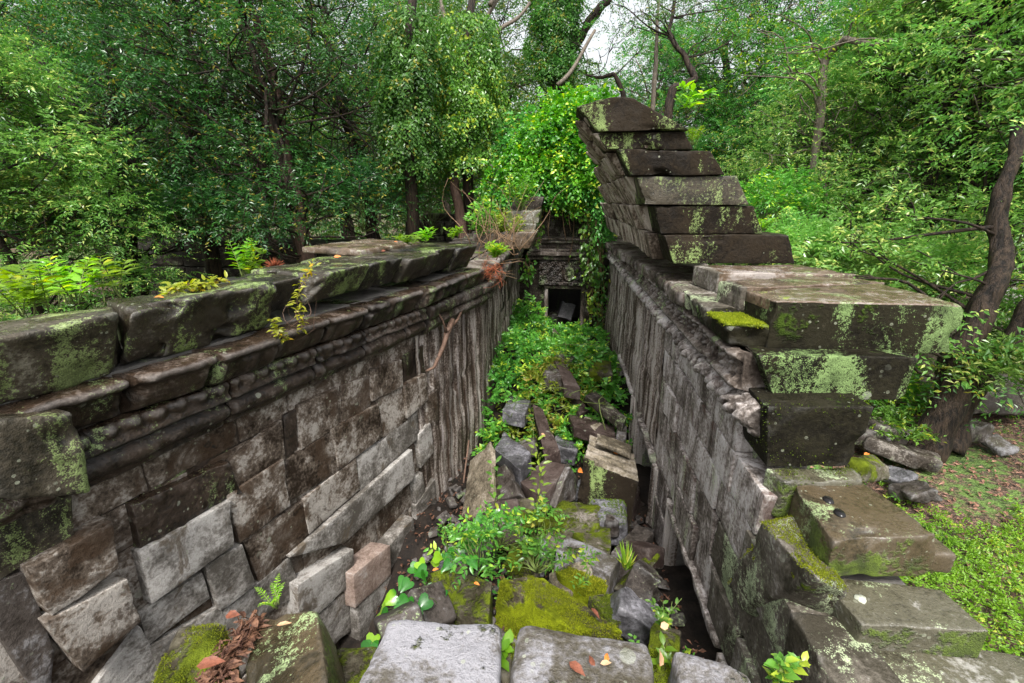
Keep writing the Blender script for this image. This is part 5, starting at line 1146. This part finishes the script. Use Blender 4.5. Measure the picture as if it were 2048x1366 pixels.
low = [((.3, 12.3, .45), (.7, .5, .4), 260), ((1.0, 11.9, .35), (.35, .5, .6), 260), ((-.6, 12.4, .5), (.7, .6, .4), 220), ((1.0, 12.0, -.35), (.22, .3, .5), 110), ((-1.4, 12.4, .1), (.4, .5, .4), 110), ((-1.0, 13.1, 1.3), (.7, .7, .9), 350), ((-.2, 12.5, 1.2), (.9, .4, .9), 250)]
for gg, ll in ((gA, lobes), (gBk, low)):
    for c, r, n in ll:
        d = nrm(rs.normal(0, 1, (n, 3))); d[:, 1] = np.where(d[:, 1] > .4, -d[:, 1], d[:, 1]); n1_ = fbm(d * 2.6 + np.array(c) * 3, 3)[:, None]
        P = np.array(c) + d * np.array(r) * (.85 + .5 * n1_ + .28 * rs.rand(n, 1))
        V, F = sprays(P, d * .6 + rs.normal(0, .7, d.shape) - [0, 0, .35], rs, 7, .3, .115, .62, .5, 1, .8); gg.add(V, F)
gA.put('leaves', M['leafB'], vine); gBk.put('leaves', M['leafM'], vine)
gS = Geo()
for k in range(60):
    a = np.array([rs.uniform(-1.2, 1.5), 12.3, rs.uniform(.5, 2)]); gS.add(*tube(curve(a, a + [rs.normal(0, .2), rs.uniform(-.3, .1), -rs.uniform(.8, 2.2)], rs, 8, .06), .01, 4))
gS.put('stem', M['stembr'], vine); tag(vine, 'big mound of bright yellow green climbing vine over the gate tower', 'vine')
def hangvine(path, n, w, lm, lab, seed, leaf=.12, wid=.6):
    rs = np.random.RandomState(seed); p = np.array(path); e = empty('hanging_vine', p[-1]); t = rs.uniform(0, len(p) - 1, n)
    q = np.stack([np.interp(t, range(len(p)), p[:, k]) for k in range(3)], 1) + rs.normal(0, 1, (n, 3)) * w; D = rs.normal(0, .6, (n, 3)) + [0, -.4, -.7]; L = leaf * rs.uniform(.6, 1.3, n)
    put('leaves', *leaf_geo(q, D, rs.normal(0, .4, (n, 3)) + [0, -1, .6], L, L * wid, 1), M[lm], e)
    g = Geo()
    for k in range(5): g.add(*tube(np.stack([np.interp(np.linspace(0, len(p) - 1, 16), range(len(p)), p[:, j]) for j in range(3)], 1) + rs.normal(0, .05, 3) + rs.normal(0, .02, (16, 3)), .008, 4))
    g.put('stem', M['stembr'], e); return tag(e, lab, 'vine', 'vines hanging beside the doorway')
hangvine([onY(1165, 400, 11.9), onY(1190, 470, 11.9), onY(1180, 520, 12.0), onY(1185, 560, 12.1)], 420, (.16, .1, .12), 'leafC', 'thick green vine hanging over the right side of the carved lintel', 1)
hangvine([onY(1195, 440, 11.7), onY(1203, 540, 11.9), onY(1200, 620, 12.2), onY(1198, 670, 12.2)], 200, (.13, .08, .12), 'leafM', 'darker vine strands hanging down the right door pier', 2)
hangvine([onY(1186, 575, 12.2), onY(1182, 610, 12.2), onY(1188, 640, 12.2)], 60, (.10, .06, .1), 'leafY', 'pale yellowish leaves hanging right of the doorway', 3)
hangvine([onY(1075, 410, 12.3), onY(1078, 450, 12.3), onY(1075, 490, 12.3)], 50, (.06, .05, .06), 'leafC', 'small vine tuft on the dark wall left of the upper mouldings', 4)
hangvine([onY(1050, 520, 12.0), onY(1058, 545, 12.0), onY(1052, 560, 12.0)], 70, (.12, .1, .06), 'leafC', 'small weed clump on the pier left of the carved lintel', 5)
# ================================================================== RUINS BEHIND
def ruin(name, boxes, mat, lab, cat, seed):
    bs = []
    rs = np.random.RandomState(seed); c0 = boxes[0]; e = empty(name, (c0[0], c0[1], -4.1))
    for (x, y, z, dx, dy, dz) in boxes:
        nz = max(1, int(dz / .45)); g = Geo()
        for k in range(nz):
            zz = z - dz / 2 + (k + .5) * dz / nz; nx = max(1, int(dx / 1.1))
            for q in range(nx):
                V, F = hexa(boxC((x - dx / 2 + (q + .5) * dx / nx, y + rs.normal(0, .05), zz), (dx / nx - .02, dy, dz / nz - .02), rs.normal(0, .015)), .22, .05, .03, seed + k * 17 + q, 1.2); g.add(V, F)
        g.put('masonry', M[mat], e)
    return tag(e, lab, cat)
ruin('ruined_wall', [(-9, 14.5, -2.9, 12, 1.0, 2.6), (-9, 14.6, -1.45, 11.5, 1.3, .35)], 'dark', 'long dark ruined wall under the trees on the left', 'wall', 31)
ruin('ruined_wall', [(-3.4, 16.5, -2.4, 4.2, 1.2, 3.4), (-3.2, 16.5, -.6, 3.4, 1.0, .3)], 'dark', 'dark moulded ruin wall behind the far end of the left wall', 'wall', 33)
ruin('ruined_pavilion', [(7.6, 17.5, -1.6, 1.5, 1.6, 5.2), (7.4, 17.3, .6, 1.0, 1.0, 1.2), (8.6, 17.6, -2.4, 2.6, 1.5, 3.6)], 'rcorn', 'ruined stone pavilion capped with vines, beyond the leaning vault stones', 'ruin', 35)
ruin('ruined_wall', [(9.8, 15.5, -2.7, 4.5, 1.0, 3.0), (9.8, 15.5, -1.1, 4.0, 1.2, .25)], 'rcorn', 'grey ruined outer wall seen between leaves right of the flat slabs', 'wall', 37)
ruin('ruined_wall', [(17.5, 17.0, -2.2, 6, 1.0, 4.0), (16.5, 16.4, -1.2, .5, .5, 5.5), (18.2, 16.4, -1.2, .5, .5, 5.5)], 'walllo', 'pale pillared ruin wall at the right edge behind the leaning trunk', 'wall', 39)
pv = empty('vine_mass', (7.7, 16.8, 1.0)); rs = np.random.RandomState(5); g = Geo()
for c, r, n in [((7.6, 17.0, 1.3), (1.5, 1.0, .8), 900), ((8.4, 16.6, .3), (1.2, .8, 1.1), 600)]:
    P, d = shell(rs, n, c, r); g.add(*sprays(P, d - [0, 0, .3], rs, 7, .3, .13, .6, .4, 0))
g.put('leaves', M['leafM'], pv); tag(pv, 'rounded green vine cap on top of the ruined pavilion', 'vine')
# rubble outside on the right
for k, (px, py, z, s, mt, lab) in enumerate([(1765, 862, -3.75, (.6, .45, .35), 'rubble', 'grey hexagonal block outside, behind the squat mossy block'), (1735, 870, -3.85, (.5, .5, .4), 'rubble', 'dark block left of the grey hexagonal one outside'), (1800, 905, -3.95, (1.0, .5, .25), 'dark', 'flat dark stone on the ground below the hexagonal block'),
      (1800, 955, -4.0, (.35, .4, .15), 'rubgrey', 'small bluish flat stone on the leaf litter'), (1735, 938, -3.2, (.25, .6, .25), 'mossdk', 'low mossy edge stone right of the squat block'), (1830, 985, -4.0, (.5, .4, .2), 'rubble', 'brown low stone beside the leaf litter'),
      (1950, 775, -3.6, (1.2, 1.0, .8), 'rubble', 'big rounded boulder behind the leaning trunk'), (2030, 790, -3.7, (.9, .7, .6), 'rubgrey', 'grey boulder at the right edge'), (1850, 740, -3.2, (1.6, 1.1, 1.2), 'tan', 'large mossy boulder beyond the flat lichen block'), (1815, 690, -2.8, (1.5, 1.2, 1.0), 'rubble', 'dark boulder half hidden by leaves behind the slabs'), (1930, 860, -3.9, (.7, .5, .35), 'rubble', 'small dark boulder by the base of the leaning trunk'), (2000, 890, -4.0, (.4, .3, .12), 'pale', 'pale flat stone on the green ground at the right')]):
    c = onZ(px, py, z); V, F = hexa(boxC(c, s, k * 1.3, .15 * math.sin(k), .2 * math.cos(k * 2)), .06, .06, .04, 950 + k, 1.5); solo('boulder', V, F, M[mt], lab, 'boulder', 'boulders outside the right wall')
# ================================================================== GROUND PLANTS OUTSIDE
def scatter(name, n, xr, yr, leaf, lm, seed, z=-4.1, hz=.08, ln=.12, nl=7, dens=None, kind=0, wid=.45):
    rs = np.random.RandomState(seed); x = rs.uniform(*xr, n * 2); y = rs.uniform(*yr, n * 2); P = np.stack([x, y, 0 * x], 1)
    if dens: P = P[dens(P) > rs.rand(len(P))]
    P = P[:n]; gz = -4.15 + fbm(P * .18 + 3, 3) * .35 + fbm(P * 1.1 + 9, 3) * .10; P[:, 2] = gz + rs.uniform(.01, hz, len(P))
    D = rs.normal(0, .7, P.shape); D[:, 2] = np.abs(D[:, 2]) * .7 + .3
    V, F = sprays(P, D, rs, nl, ln, leaf, wid, .2, kind); return tag(put(name, V, F, M[lm], smooth=False, origin=(x.mean(), y.mean(), -4.1)), kind='stuff')
scatter('lawn', 8000, (2.6, 8.5), (2.2, 7.4), .05, 'grass', 81, hz=.1, ln=.12, dens=lambda P: np.clip((6.1 - P[:, 1] + (P[:, 0] - 5) * .12 + fbm(P * 1.3, 3) * 1.5) * 1.5, 0, 1))
scatter('ground_weeds', 3500, (4, 20), (6, 17), .075, 'leafC', 82, hz=.22, ln=.2, dens=lambda P: np.clip(fbm(P * .6 + 2, 3) * 3 + .25, 0, 1) * (((P[:, 0] - 6.9) / 2.4) ** 2 + ((P[:, 1] - 7.0) / 1.4) ** 2 > 1))
scatter('ground_weeds', 2500, (6, 16), (5, 12), .06, 'leafL', 83, hz=.15, ln=.2, dens=lambda P: np.clip(fbm(P * .7 + 12, 3) * 4 + .1, 0, 1) * (((P[:, 0] - 6.9) / 2.4) ** 2 + ((P[:, 1] - 7.0) / 1.4) ** 2 > 1))
scatter('ground_weeds', 4000, (-16, -1.5), (7, 13.5), .08, 'leafD', 84, hz=.3, ln=.3, dens=lambda P: np.clip(fbm(P * .5 + 2, 3) * 3 + .4, 0, 1))
rs = np.random.RandomState(85); n = 6000; x = rs.uniform(3, 14, n); y = rs.uniform(4.5, 12, n); P = np.stack([x, y, 0 * x], 1); P[:, 2] = -4.13 + fbm(P * .18 + 3, 3) * .35 + fbm(P * 1.1 + 9, 3) * .10 + rs.uniform(0, .03, n)
D = rs.normal(0, 1, (n, 3)) * [1, 1, .2]; L = rs.uniform(.04, .11, n); tag(put('fallen_leaves', *leaf_geo(P, D, np.array([0, 0, 1.]) + rs.normal(0, .35, (n, 3)), L, L * .45, 0), plain('forest_litter_leaf', (.30, .16, .11), .6, .6, 9, .2, col2=(.10, .05, .035)), smooth=False), kind='stuff')
# ================================================================== TREES
GZ = -4.15
R1 = np.random.RandomState(100)
# prototypes (local coordinates, trunk foot at the origin)
def proto(seed, H, R, K, lm, leaf, bark='bark', tr=.2, low=2.2, lean=(0, 0), cl=.95, ns=38, nl=13, kind=0, wid=.38):
    rs = np.random.RandomState(seed); top = np.array([lean[0], lean[1], H]); tp = [(0, 0, -.2), (lean[0] * .2, lean[1] * .2, H * .3), (lean[0] * .6, lean[1] * .5, H * .6), tuple(top * .95)]
    cs = []
    while len(cs) < K:
        z = rs.uniform(low, H + 1.2); u = (z - low) / (H + 1.2 - low); rad = R * (math.sin(math.pi * min(1, .18 + u * .82)) ** .6); a = rs.uniform(0, 6.28); q = rad * rs.uniform(.25, 1) ** .5
        cs.append((lean[0] * z / H + q * math.cos(a), lean[1] * z / H + q * math.sin(a), z))
    return tree_meshes('t', seed, tp, tr, cs, cl, ns, nl, leaf, lm, bark, kind, wid)
PD = [proto(1, 8.5, 3.2, 74, 'leafD', .10, 'bark', .26, 3.5, (.8, 0)), proto(2, 9.5, 3.0, 74, 'leafD', .095, 'bark', .28, 3.7, (-1.0, .3))]
PM = [proto(3, 9.0, 3.3, 70, 'leafM', .12, 'bark', .2, 3.2, (.5, 0)), proto(4, 8.0, 3.0, 66, 'leafM', .11, 'barkpale', .16, 2.2, (-.6, 0))]
PL = [proto(5, 8.5, 3.1, 78, 'leafL', .115, 'bark', .18, 1.2, (-.8, -.4), 1.0, 52, 13, 0, .40), proto(6, 7.0, 2.8, 60, 'leafL', .11, 'barkpale', .15, 1.6, (.7, 0))]
def tpos(px, Y, z=GZ): d = ray(px, 500); return (d[0] / d[1] * Y, Y, z)
T = [ # px column, distance, proto, scale, rz, label
 (60, 8.2, PL, 0, .78, .3, 'light leaved tree at the left edge, nearest on that side'), (-160, 7.5, PM, 1, .85, 2.1, 'mid green tree just beyond the left edge fern'),
 (240, 11.0, PD, 0, .92, 1.1, 'dark tree with a thick trunk behind the left wall ferns'), (420, 12.5, PD, 1, 1.0, 2.9, 'dark tree left of the leaning furrowed trunk'),
 (620, 11.8, PD, 0, .98, 4.0, 'dark evergreen with furrowed trunk behind the middle of the left wall'), (760, 15.0, PD, 1, 1.05, .4, 'dark evergreen behind the far end of the left capstones'),
 (120, 15, PM, 0, 1.1, 5.0, 'taller mid green tree behind the left edge tree'), (330, 18, PM, 1, 1.3, .9, 'mid green tree in the second row between two dark trunks'), (540, 19, PM, 0, 1.3, 3.3, 'tall mid green tree behind the furrowed trunk'),
 (900, 18.5, PM, 1, 1.15, 1.7, 'mid green tree behind the vine draped columns'), (1010, 22, PM, 0, 1.2, 4.4, 'hazy green tree behind the gate vines'), (700, 24, PD, 0, 1.5, 2.2, 'tall dark tree far behind the left capstones'),
 (1500, 20, PM, 1, 1.05, 3.9, 'mid green tree behind the ruined pavilion'), (1640, 17, PM, 0, .95, 5.5, 'mid green tree right of the ruined pavilion'),
 (1760, 12.5, PL, 0, 1.0, 1.9, 'pale green leafy tree right behind the flat slabs'), (1930, 12.0, PL, 0, 1.08, 4.4, 'pale green leafy tree filling the upper right'),
 (2110, 10.0, PL, 1, 1.2, .2, 'pale green tree cut by the right edge'), (1660, 13.0, PL, 1, .85, 2.7, 'lower pale green tree beside the stacked vault stones'),
 (1850, 14.5, PM, 0, 1.1, 2.4, 'mid green tree behind the upper right foliage'), (2010, 17, PD, 0, 1.1, .8, 'dark tree deep behind the leaning trunk'),
 (1230, 24, PM, 0, .80, 2.5, 'low distant tree under the sky gap behind the cap stone'), (1460, 22, PM, 0, 1.25, .7, 'tall distant tree between the twisted tree and the pavilion'),
 (1420, 26, PD, 1, 1.25, 1.2, 'distant dark tree right of the twisted one'), (1130, 27, PM, 1, 1.1, 1.9, 'distant pale tree under the bright sky gap'), (1320, 33, PM, 0, 1.3, 3.1, 'distant green tree just right of the sky gap'), (1600, 27, PD, 0, 1.4, 4.9, 'distant dark tree on the right of the pavilion'),
 (1290, 23, PM, 1, 1.22, 4.6, 'leafy tree closing the sky gap behind the slim straight trunk'), (-60, 22, PD, 1, 1.5, 3.6, 'tall dark tree far off at the left edge'), (200, 27, PM, 0, 1.7, .1, 'tall distant tree on the left, in the third row'), (450, 29, PD, 1, 1.8, 1.0, 'tall distant dark tree left of centre'), (860, 30, PM, 1, 1.7, 2.0, 'tall distant tree above the vine columns'), (1800, 26, PM, 1, 1.6, 3.2, 'tall distant tree on the right'), (2100, 25, PD, 0, 1.6, 2.6, 'tall distant dark tree beyond the right edge')]
for (px, Y, pr, k, sc, rz, lab) in T:
    place_tree(pr[k], 'forest_tree', tpos(px, Y), lab, 'tree', rz, sc)
# leaning trunks and trees with their own shape
def own(name, seed, trunk, tr, cs, lab, lm, bark='bark', leaf=.12, cl=.8, ns=20, nl=12, kind=0, cat='tree', wid=.4, limbs=True, group='trees of the forest around the ruin'):
    tm = np.array(trunk, float); base = tm[0].copy(); ms = tree_meshes('t', seed, tm - base, tr, np.array(cs) - base, cl, ns, nl, leaf, lm, bark, kind, wid, limbs=limbs)
    return place_tree(ms, name, tuple(base), lab, cat, group=group)
yy = 7.4
own('leaning_tree', 201, [onZ(1835, 900, -4.1), onY(1900, 760, 7.7), onY(1955, 620, 8.0), onY(1990, 480, 8.3), onY(2050, 260, 8.8)], .27, [onY(x, y, Y_) for x, y, Y_ in [(1700, 500, 8.5), (1620, 540, 8.0), (1760, 620, 7.5), (1850, 640, 7.6), (1700, 460, 9), (1800, 690, 7.4), (1640, 480, 9.0), (1820, 520, 8.4), (1780, 420, 9), (1950, 420, 9), (2040, 560, 8)]],
    'dark leaning tree with low leafy branches reaching over the flat slabs', 'leafL', 'bark', .12, .42, 22, 11, 0)
own('leaning_tree', 202, [onZ(1880, 890, -4.1), onY(1960, 760, 7.8), onY(2030, 650, 8.0), onY(2150, 480, 8.4)], .22, [onY(x, y, Y_) for x, y, Y_ in [(2030, 700, 7.4), (1990, 760, 7.2), (2080, 600, 8), (2060, 820, 7)]], 'second darker trunk leaning right across the right edge', 'leafM', 'bark', .11, .4, 22, 11)
own('leaning_tree', 203, [onY(640, 560, 11.5) - [0, 0, 2.6], onY(600, 460, 11.6), onY(575, 300, 11.8), onY(540, 150, 12), onY(515, 40, 12.2)], .24, [onY(x, y, Y_) for x, y, Y_ in [(500, 100, 11), (430, 60, 11), (600, 60, 11.5), (520, 0, 11.5), (380, 180, 11), (660, 150, 12), (560, 20, 12)]], 'red brown furrowed trunk leaning left above the middle of the left wall', 'leafM', 'barkred', .10, .7, 26)
own('leaning_tree', 204, [onY(940, 520, 13.5) - [0, 0, 1.5], onY(915, 400, 13.5), onY(890, 280, 13.6), onY(850, 180, 13.8), onY(820, 60, 14)], .17, [onY(x, y, Y_) for x, y, Y_ in [(830, 60, 13.6), (800, 120, 13.4), (790, 20, 13.6), (870, 160, 13.3), (830, 220, 13.3), (800, 180, 13.2)]], 'thin reddish trunk leaning left behind the dry twigs', 'leafM', 'barkred', .11, .65, 40)
own('leaning_tree', 205, [onZ(265, 590, -4.1) if False else onY(275, 640, 10), onY(255, 500, 10.1), onY(230, 380, 10.3), onY(180, 250, 10.6), onY(60, 110, 11)], .22, [onY(x, y, Y_) for x, y, Y_ in [(80, 300, 9), (30, 220, 9), (140, 350, 9), (180, 400, 9), (60, 420, 9), (110, 240, 9.4), (20, 330, 8.8), (160, 290, 9), (220, 330, 9.3), (0, 130, 9.5), (250, 420, 9.6), (90, 370, 9)]], 'black trunk with bright young leaves at the left edge', 'leafL', 'bark', .17, .6, 24, 11, 0)
own('twisted_tree', 206, [onY(1345, 330, 16) - [0, 0, 4.0], onY(1338, 215, 16), onY(1345, 175, 16), onY(1390, 160, 16.3), onY(1370, 110, 16.5), onY(1335, 70, 16.8), onY(1350, 0, 17)], .16, [onY(x, y, Y_) for x, y, Y_ in [(1300, 20, 16), (1380, -10, 17), (1420, 40, 17), (1260, -30, 17), (1440, 120, 17.5), (1460, 60, 17.5), (1340, -40, 17), (1500, 0, 18), (1220, 10, 17), (1290, 60, 16.5), (1400, 90, 16.5), (1350, 50, 16.2), (1250, 50, 17), (1430, 0, 17)]], 'dark twisted bare limbed tree against the bright sky, above the vault stones', 'leafM', 'bark', .10, .75, 16)
own('twisted_tree', 207, [onY(1260, 330, 18) - [0, 0, 4.4], onY(1250, 190, 18), onY(1230, 150, 18), onY(1195, 155, 18.2), onY(1170, 150, 18.4)], .11, [onY(x, y, Y_) for x, y, Y_ in [(1200, 110, 18), (1160, 140, 18), (1240, 60, 18), (1290, 90, 18.4), (1140, 60, 18)]], 'thin bare branched tree in the sky gap beside the cap stone', 'leafM', 'bark', .07, .5, 7, 8)
own('slim_tree', 208, [onY(1300, 330, 17) - [0, 0, 4.2], onY(1308, 180, 17), onY(1312, 60, 17), onY(1320, -60, 17)], .1, [onY(x, y, Y_) for x, y, Y_ in [(1310, -20, 17), (1280, 20, 17), (1350, 10, 17)]], 'slim straight trunk just left of the twisted tree', 'leafM', 'barkpale', .09, .6, 16)
own('slim_tree', 209, [onY(1650, 420, 12.5) - [0, 0, 4.0], onY(1640, 230, 12.5), onY(1655, 120, 12.6), onY(1690, 75, 12.2), onY(1745, 88, 11.6), onY(1790, 84, 11)], .11, [onY(x, y, Y_) for x, y, Y_ in [(1540, 100, 12), (1480, 150, 12), (1560, 30, 12), (1700, 40, 12), (1520, 60, 12.4), (1600, 190, 12), (1590, 130, 12)]], 'pale limbed tree reaching left above the ruined pavilion', 'leafB', 'barkpale', .12, .5, 12, 9)
# vine draped columns of foliage
def draped(seed, px, Y, ytop, ybot, rad, lab, lm, trunk_to=None):
    rs = np.random.RandomState(seed); a = onY(px, ybot, Y); b_ = onY(px, ytop, Y); e = empty('vine_draped_tree', (a[0], Y, GZ)); g = Geo(); g.add(*tube([(a[0], Y, GZ - .1), a, b_, b_ + [.4, .3, 2.2]], [.2, .16, .12, .05], 8)); g.put('trunk', M['bark'], e)
    n = int(900 * rad * (b_[2] - a[2])); t = rs.uniform(0, 1, n); th = rs.uniform(0, 2 * math.pi, n); rr = rad * (.55 + .55 * np.sqrt(np.sin(math.pi * np.clip(t * .85 + .12, 0, 1)))) * (1 + .9 * fbm(np.stack([np.cos(th), np.sin(th), t * 4 + seed], 1) * 1.5, 3) + rs.uniform(-.25, .35, n) ** 3 * 4)
    P = np.stack([a[0] + (b_[0] - a[0]) * t + rr * np.cos(th), Y + rr * np.sin(th), a[2] + (b_[2] - a[2]) * t + rad * .4 * (t > .93)], 1)
    D = np.stack([np.cos(th) * .6, np.sin(th) * .6, -.9 + 0 * th], 1) + rs.normal(0, .3, (n, 3))
    put('leaves', *sprays(P, D, rs, 8, .35, .12, .6, .5, 0, .8), M[lm], e, smooth=False); return tag(e, lab, 'tree', 'vine draped trees behind the gate')
draped(1, 820, 12.6, 40, 330, .55, 'tallest vine draped trunk, dark glossy leaves, left of centre', 'leafM')
draped(2, 935, 14.0, 60, 330, .75, 'broad vine draped column of brighter leaves left of the gate mound', 'leafC')
draped(3, 1110, 19.0, -60, 150, .65, 'tall vine curtain on a leaning trunk behind the gate mound', 'leafM')
own('leaning_tree', 210, [onY(1080, 330, 19) - [0, 0, 4], onY(1090, 250, 19), onY(1130, 120, 19), onY(1190, 30, 19), onY(1260, -90, 19)], .3, [onY(x, y, Y_) for x, y, Y_ in [(1190, 20, 18.5), (1150, 60, 18.5), (1110, 30, 18.4), (1060, 60, 18.4), (1220, -20, 18.6), (1050, -10, 18.4), (1100, 140, 18.2), (1140, -40, 18)]], 'big creeper hung trunk leaning right above the gate mound', 'leafM', 'bark', .11, .95, 30)
rr = np.random.RandomState(4)
for a, b_, lab in [((895, 60), (875, -30), 'pale liana stem above the tallest vine draped trunk'), ((965, 60), (1010, -30), 'left one of two crossing pale lianas at the top centre'), ((985, 70), (1060, 5), 'right one of two crossing pale lianas at the top centre'), ((1115, 170), (1190, 60), 'slanting pale liana above the gate mound'), ((980, 10), (1000, -60), 'short pale liana at the top edge')]:
    tag(put('liana', *tube(curve(onY(*a, 15), onY(*b_, 15.5), rr, 8, .04), np.linspace(.07, .045, 8), 6), M['barkpale']), lab, 'liana', 'lianas above the vine draped trees')
# bright plants on top of the vault stones
plant('weed', onY(1372, 225, 5.6), .22, 7, .3, .13, 'leafF', 'bright broad leaved weed growing behind the cap stone', seed=90, nl=7, wid=.45)
fern('fern', onY(1385, 290, 5.6), 12, .22, .05, 8, 'yellow green fern on the back of the second vault stone', 'leafF', 91, 1.2)
fern('fern', onY(1518, 468, 5.3), 10, .22, .05, 8, 'yellow green fern at the right foot of the fifth vault stone', 'leafF', 92, .9)
# shrubs outside on the right and left foot of trees
for k, (px, py, Y, r, lm, lab) in enumerate([(1590, 500, 9.5, (.7, .6, .5), 'leafL', 'light green shrub reaching over the wall right of the fifth vault stone'), (1770, 800, 8.6, (.7, .5, .5), 'leafC', 'low green shrub by the boulders outside'), (1990, 750, 7.6, (.7, .5, .35), 'leafL', 'leafy spray crossing the leaning trunk at the right edge'), (1700, 560, 9.6, (1.0, .7, .7), 'leafL', 'large pale shrub just behind the widest flat slab'), (1830, 560, 10, (1.2, .8, .9), 'leafL', 'large pale shrub under the upper right foliage'), (1790, 870, 7.6, (.35, .3, .2), 'leafC', 'small weed clump at the base of the leaning trunk'), (1560, 420, 11.5, (.9, .8, .8), 'leafC', 'rounded green shrub in front of the ruined pavilion'), (1850, 790, 9.5, (.8, .6, .4), 'leafC', 'green shrub beyond the base of the leaning trunk')]):
    bush('shrub', onY(px, py, Y), r, int(260 * r[0]), lab, lm, .12, 0, 300 + k, 'shrub', 'shrubs outside the right wall', 11, ln=.4, wid=.42)
for k, (px, py, Y, r, lm, lab) in enumerate([(420, 420, 10.5, (1.4, .8, .6), 'leafD', 'dark shrub mass over the middle of the left wall ruins'), (150, 470, 9.5, (1.2, .8, .5), 'leafD', 'dark green shrub behind the left edge ferns'), (60, 420, 8.5, (1.0, .7, .6), 'leafL', 'brighter shrub at the left edge above the ferns'), (720, 400, 13, (1.6, .9, 1.1), 'leafD', 'dark shrub between furrowed trunk and reddish trunk'), (860, 400, 14.5, (1.0, .8, 1.0), 'leafM', 'green shrub below the vine draped trunks')]):
    bush('shrub', onY(px, py, Y), r, int(300 * r[0]), lab, lm, .10, 0, 340 + k, 'shrub', 'shrubs under the trees behind the left wall', 12, ln=.45, wid=.4)
# far wood that closes the view
rs = np.random.RandomState(8); n = 15000; x = rs.uniform(-75, 75, n); t = fbm(np.stack([x * .09, 0 * x, 0 * x], 1), 3)
y = 42 + rs.uniform(-3, 5, n); top = 8 + t * 9 - 5.0 * np.exp(-((x - 7) / 5.5) ** 2); z = GZ + (top - GZ) * rs.uniform(0, 1, n) ** .8
D = rs.normal(0, .7, (n, 3)) + [0, -.5, -.1]; put_ = put('far_wood', *sprays(np.stack([x, y, z], 1), D, rs, 14, 1.8, .42, .5, .35, 0), M['leafM'], smooth=False); tag(put_, kind='stuff')
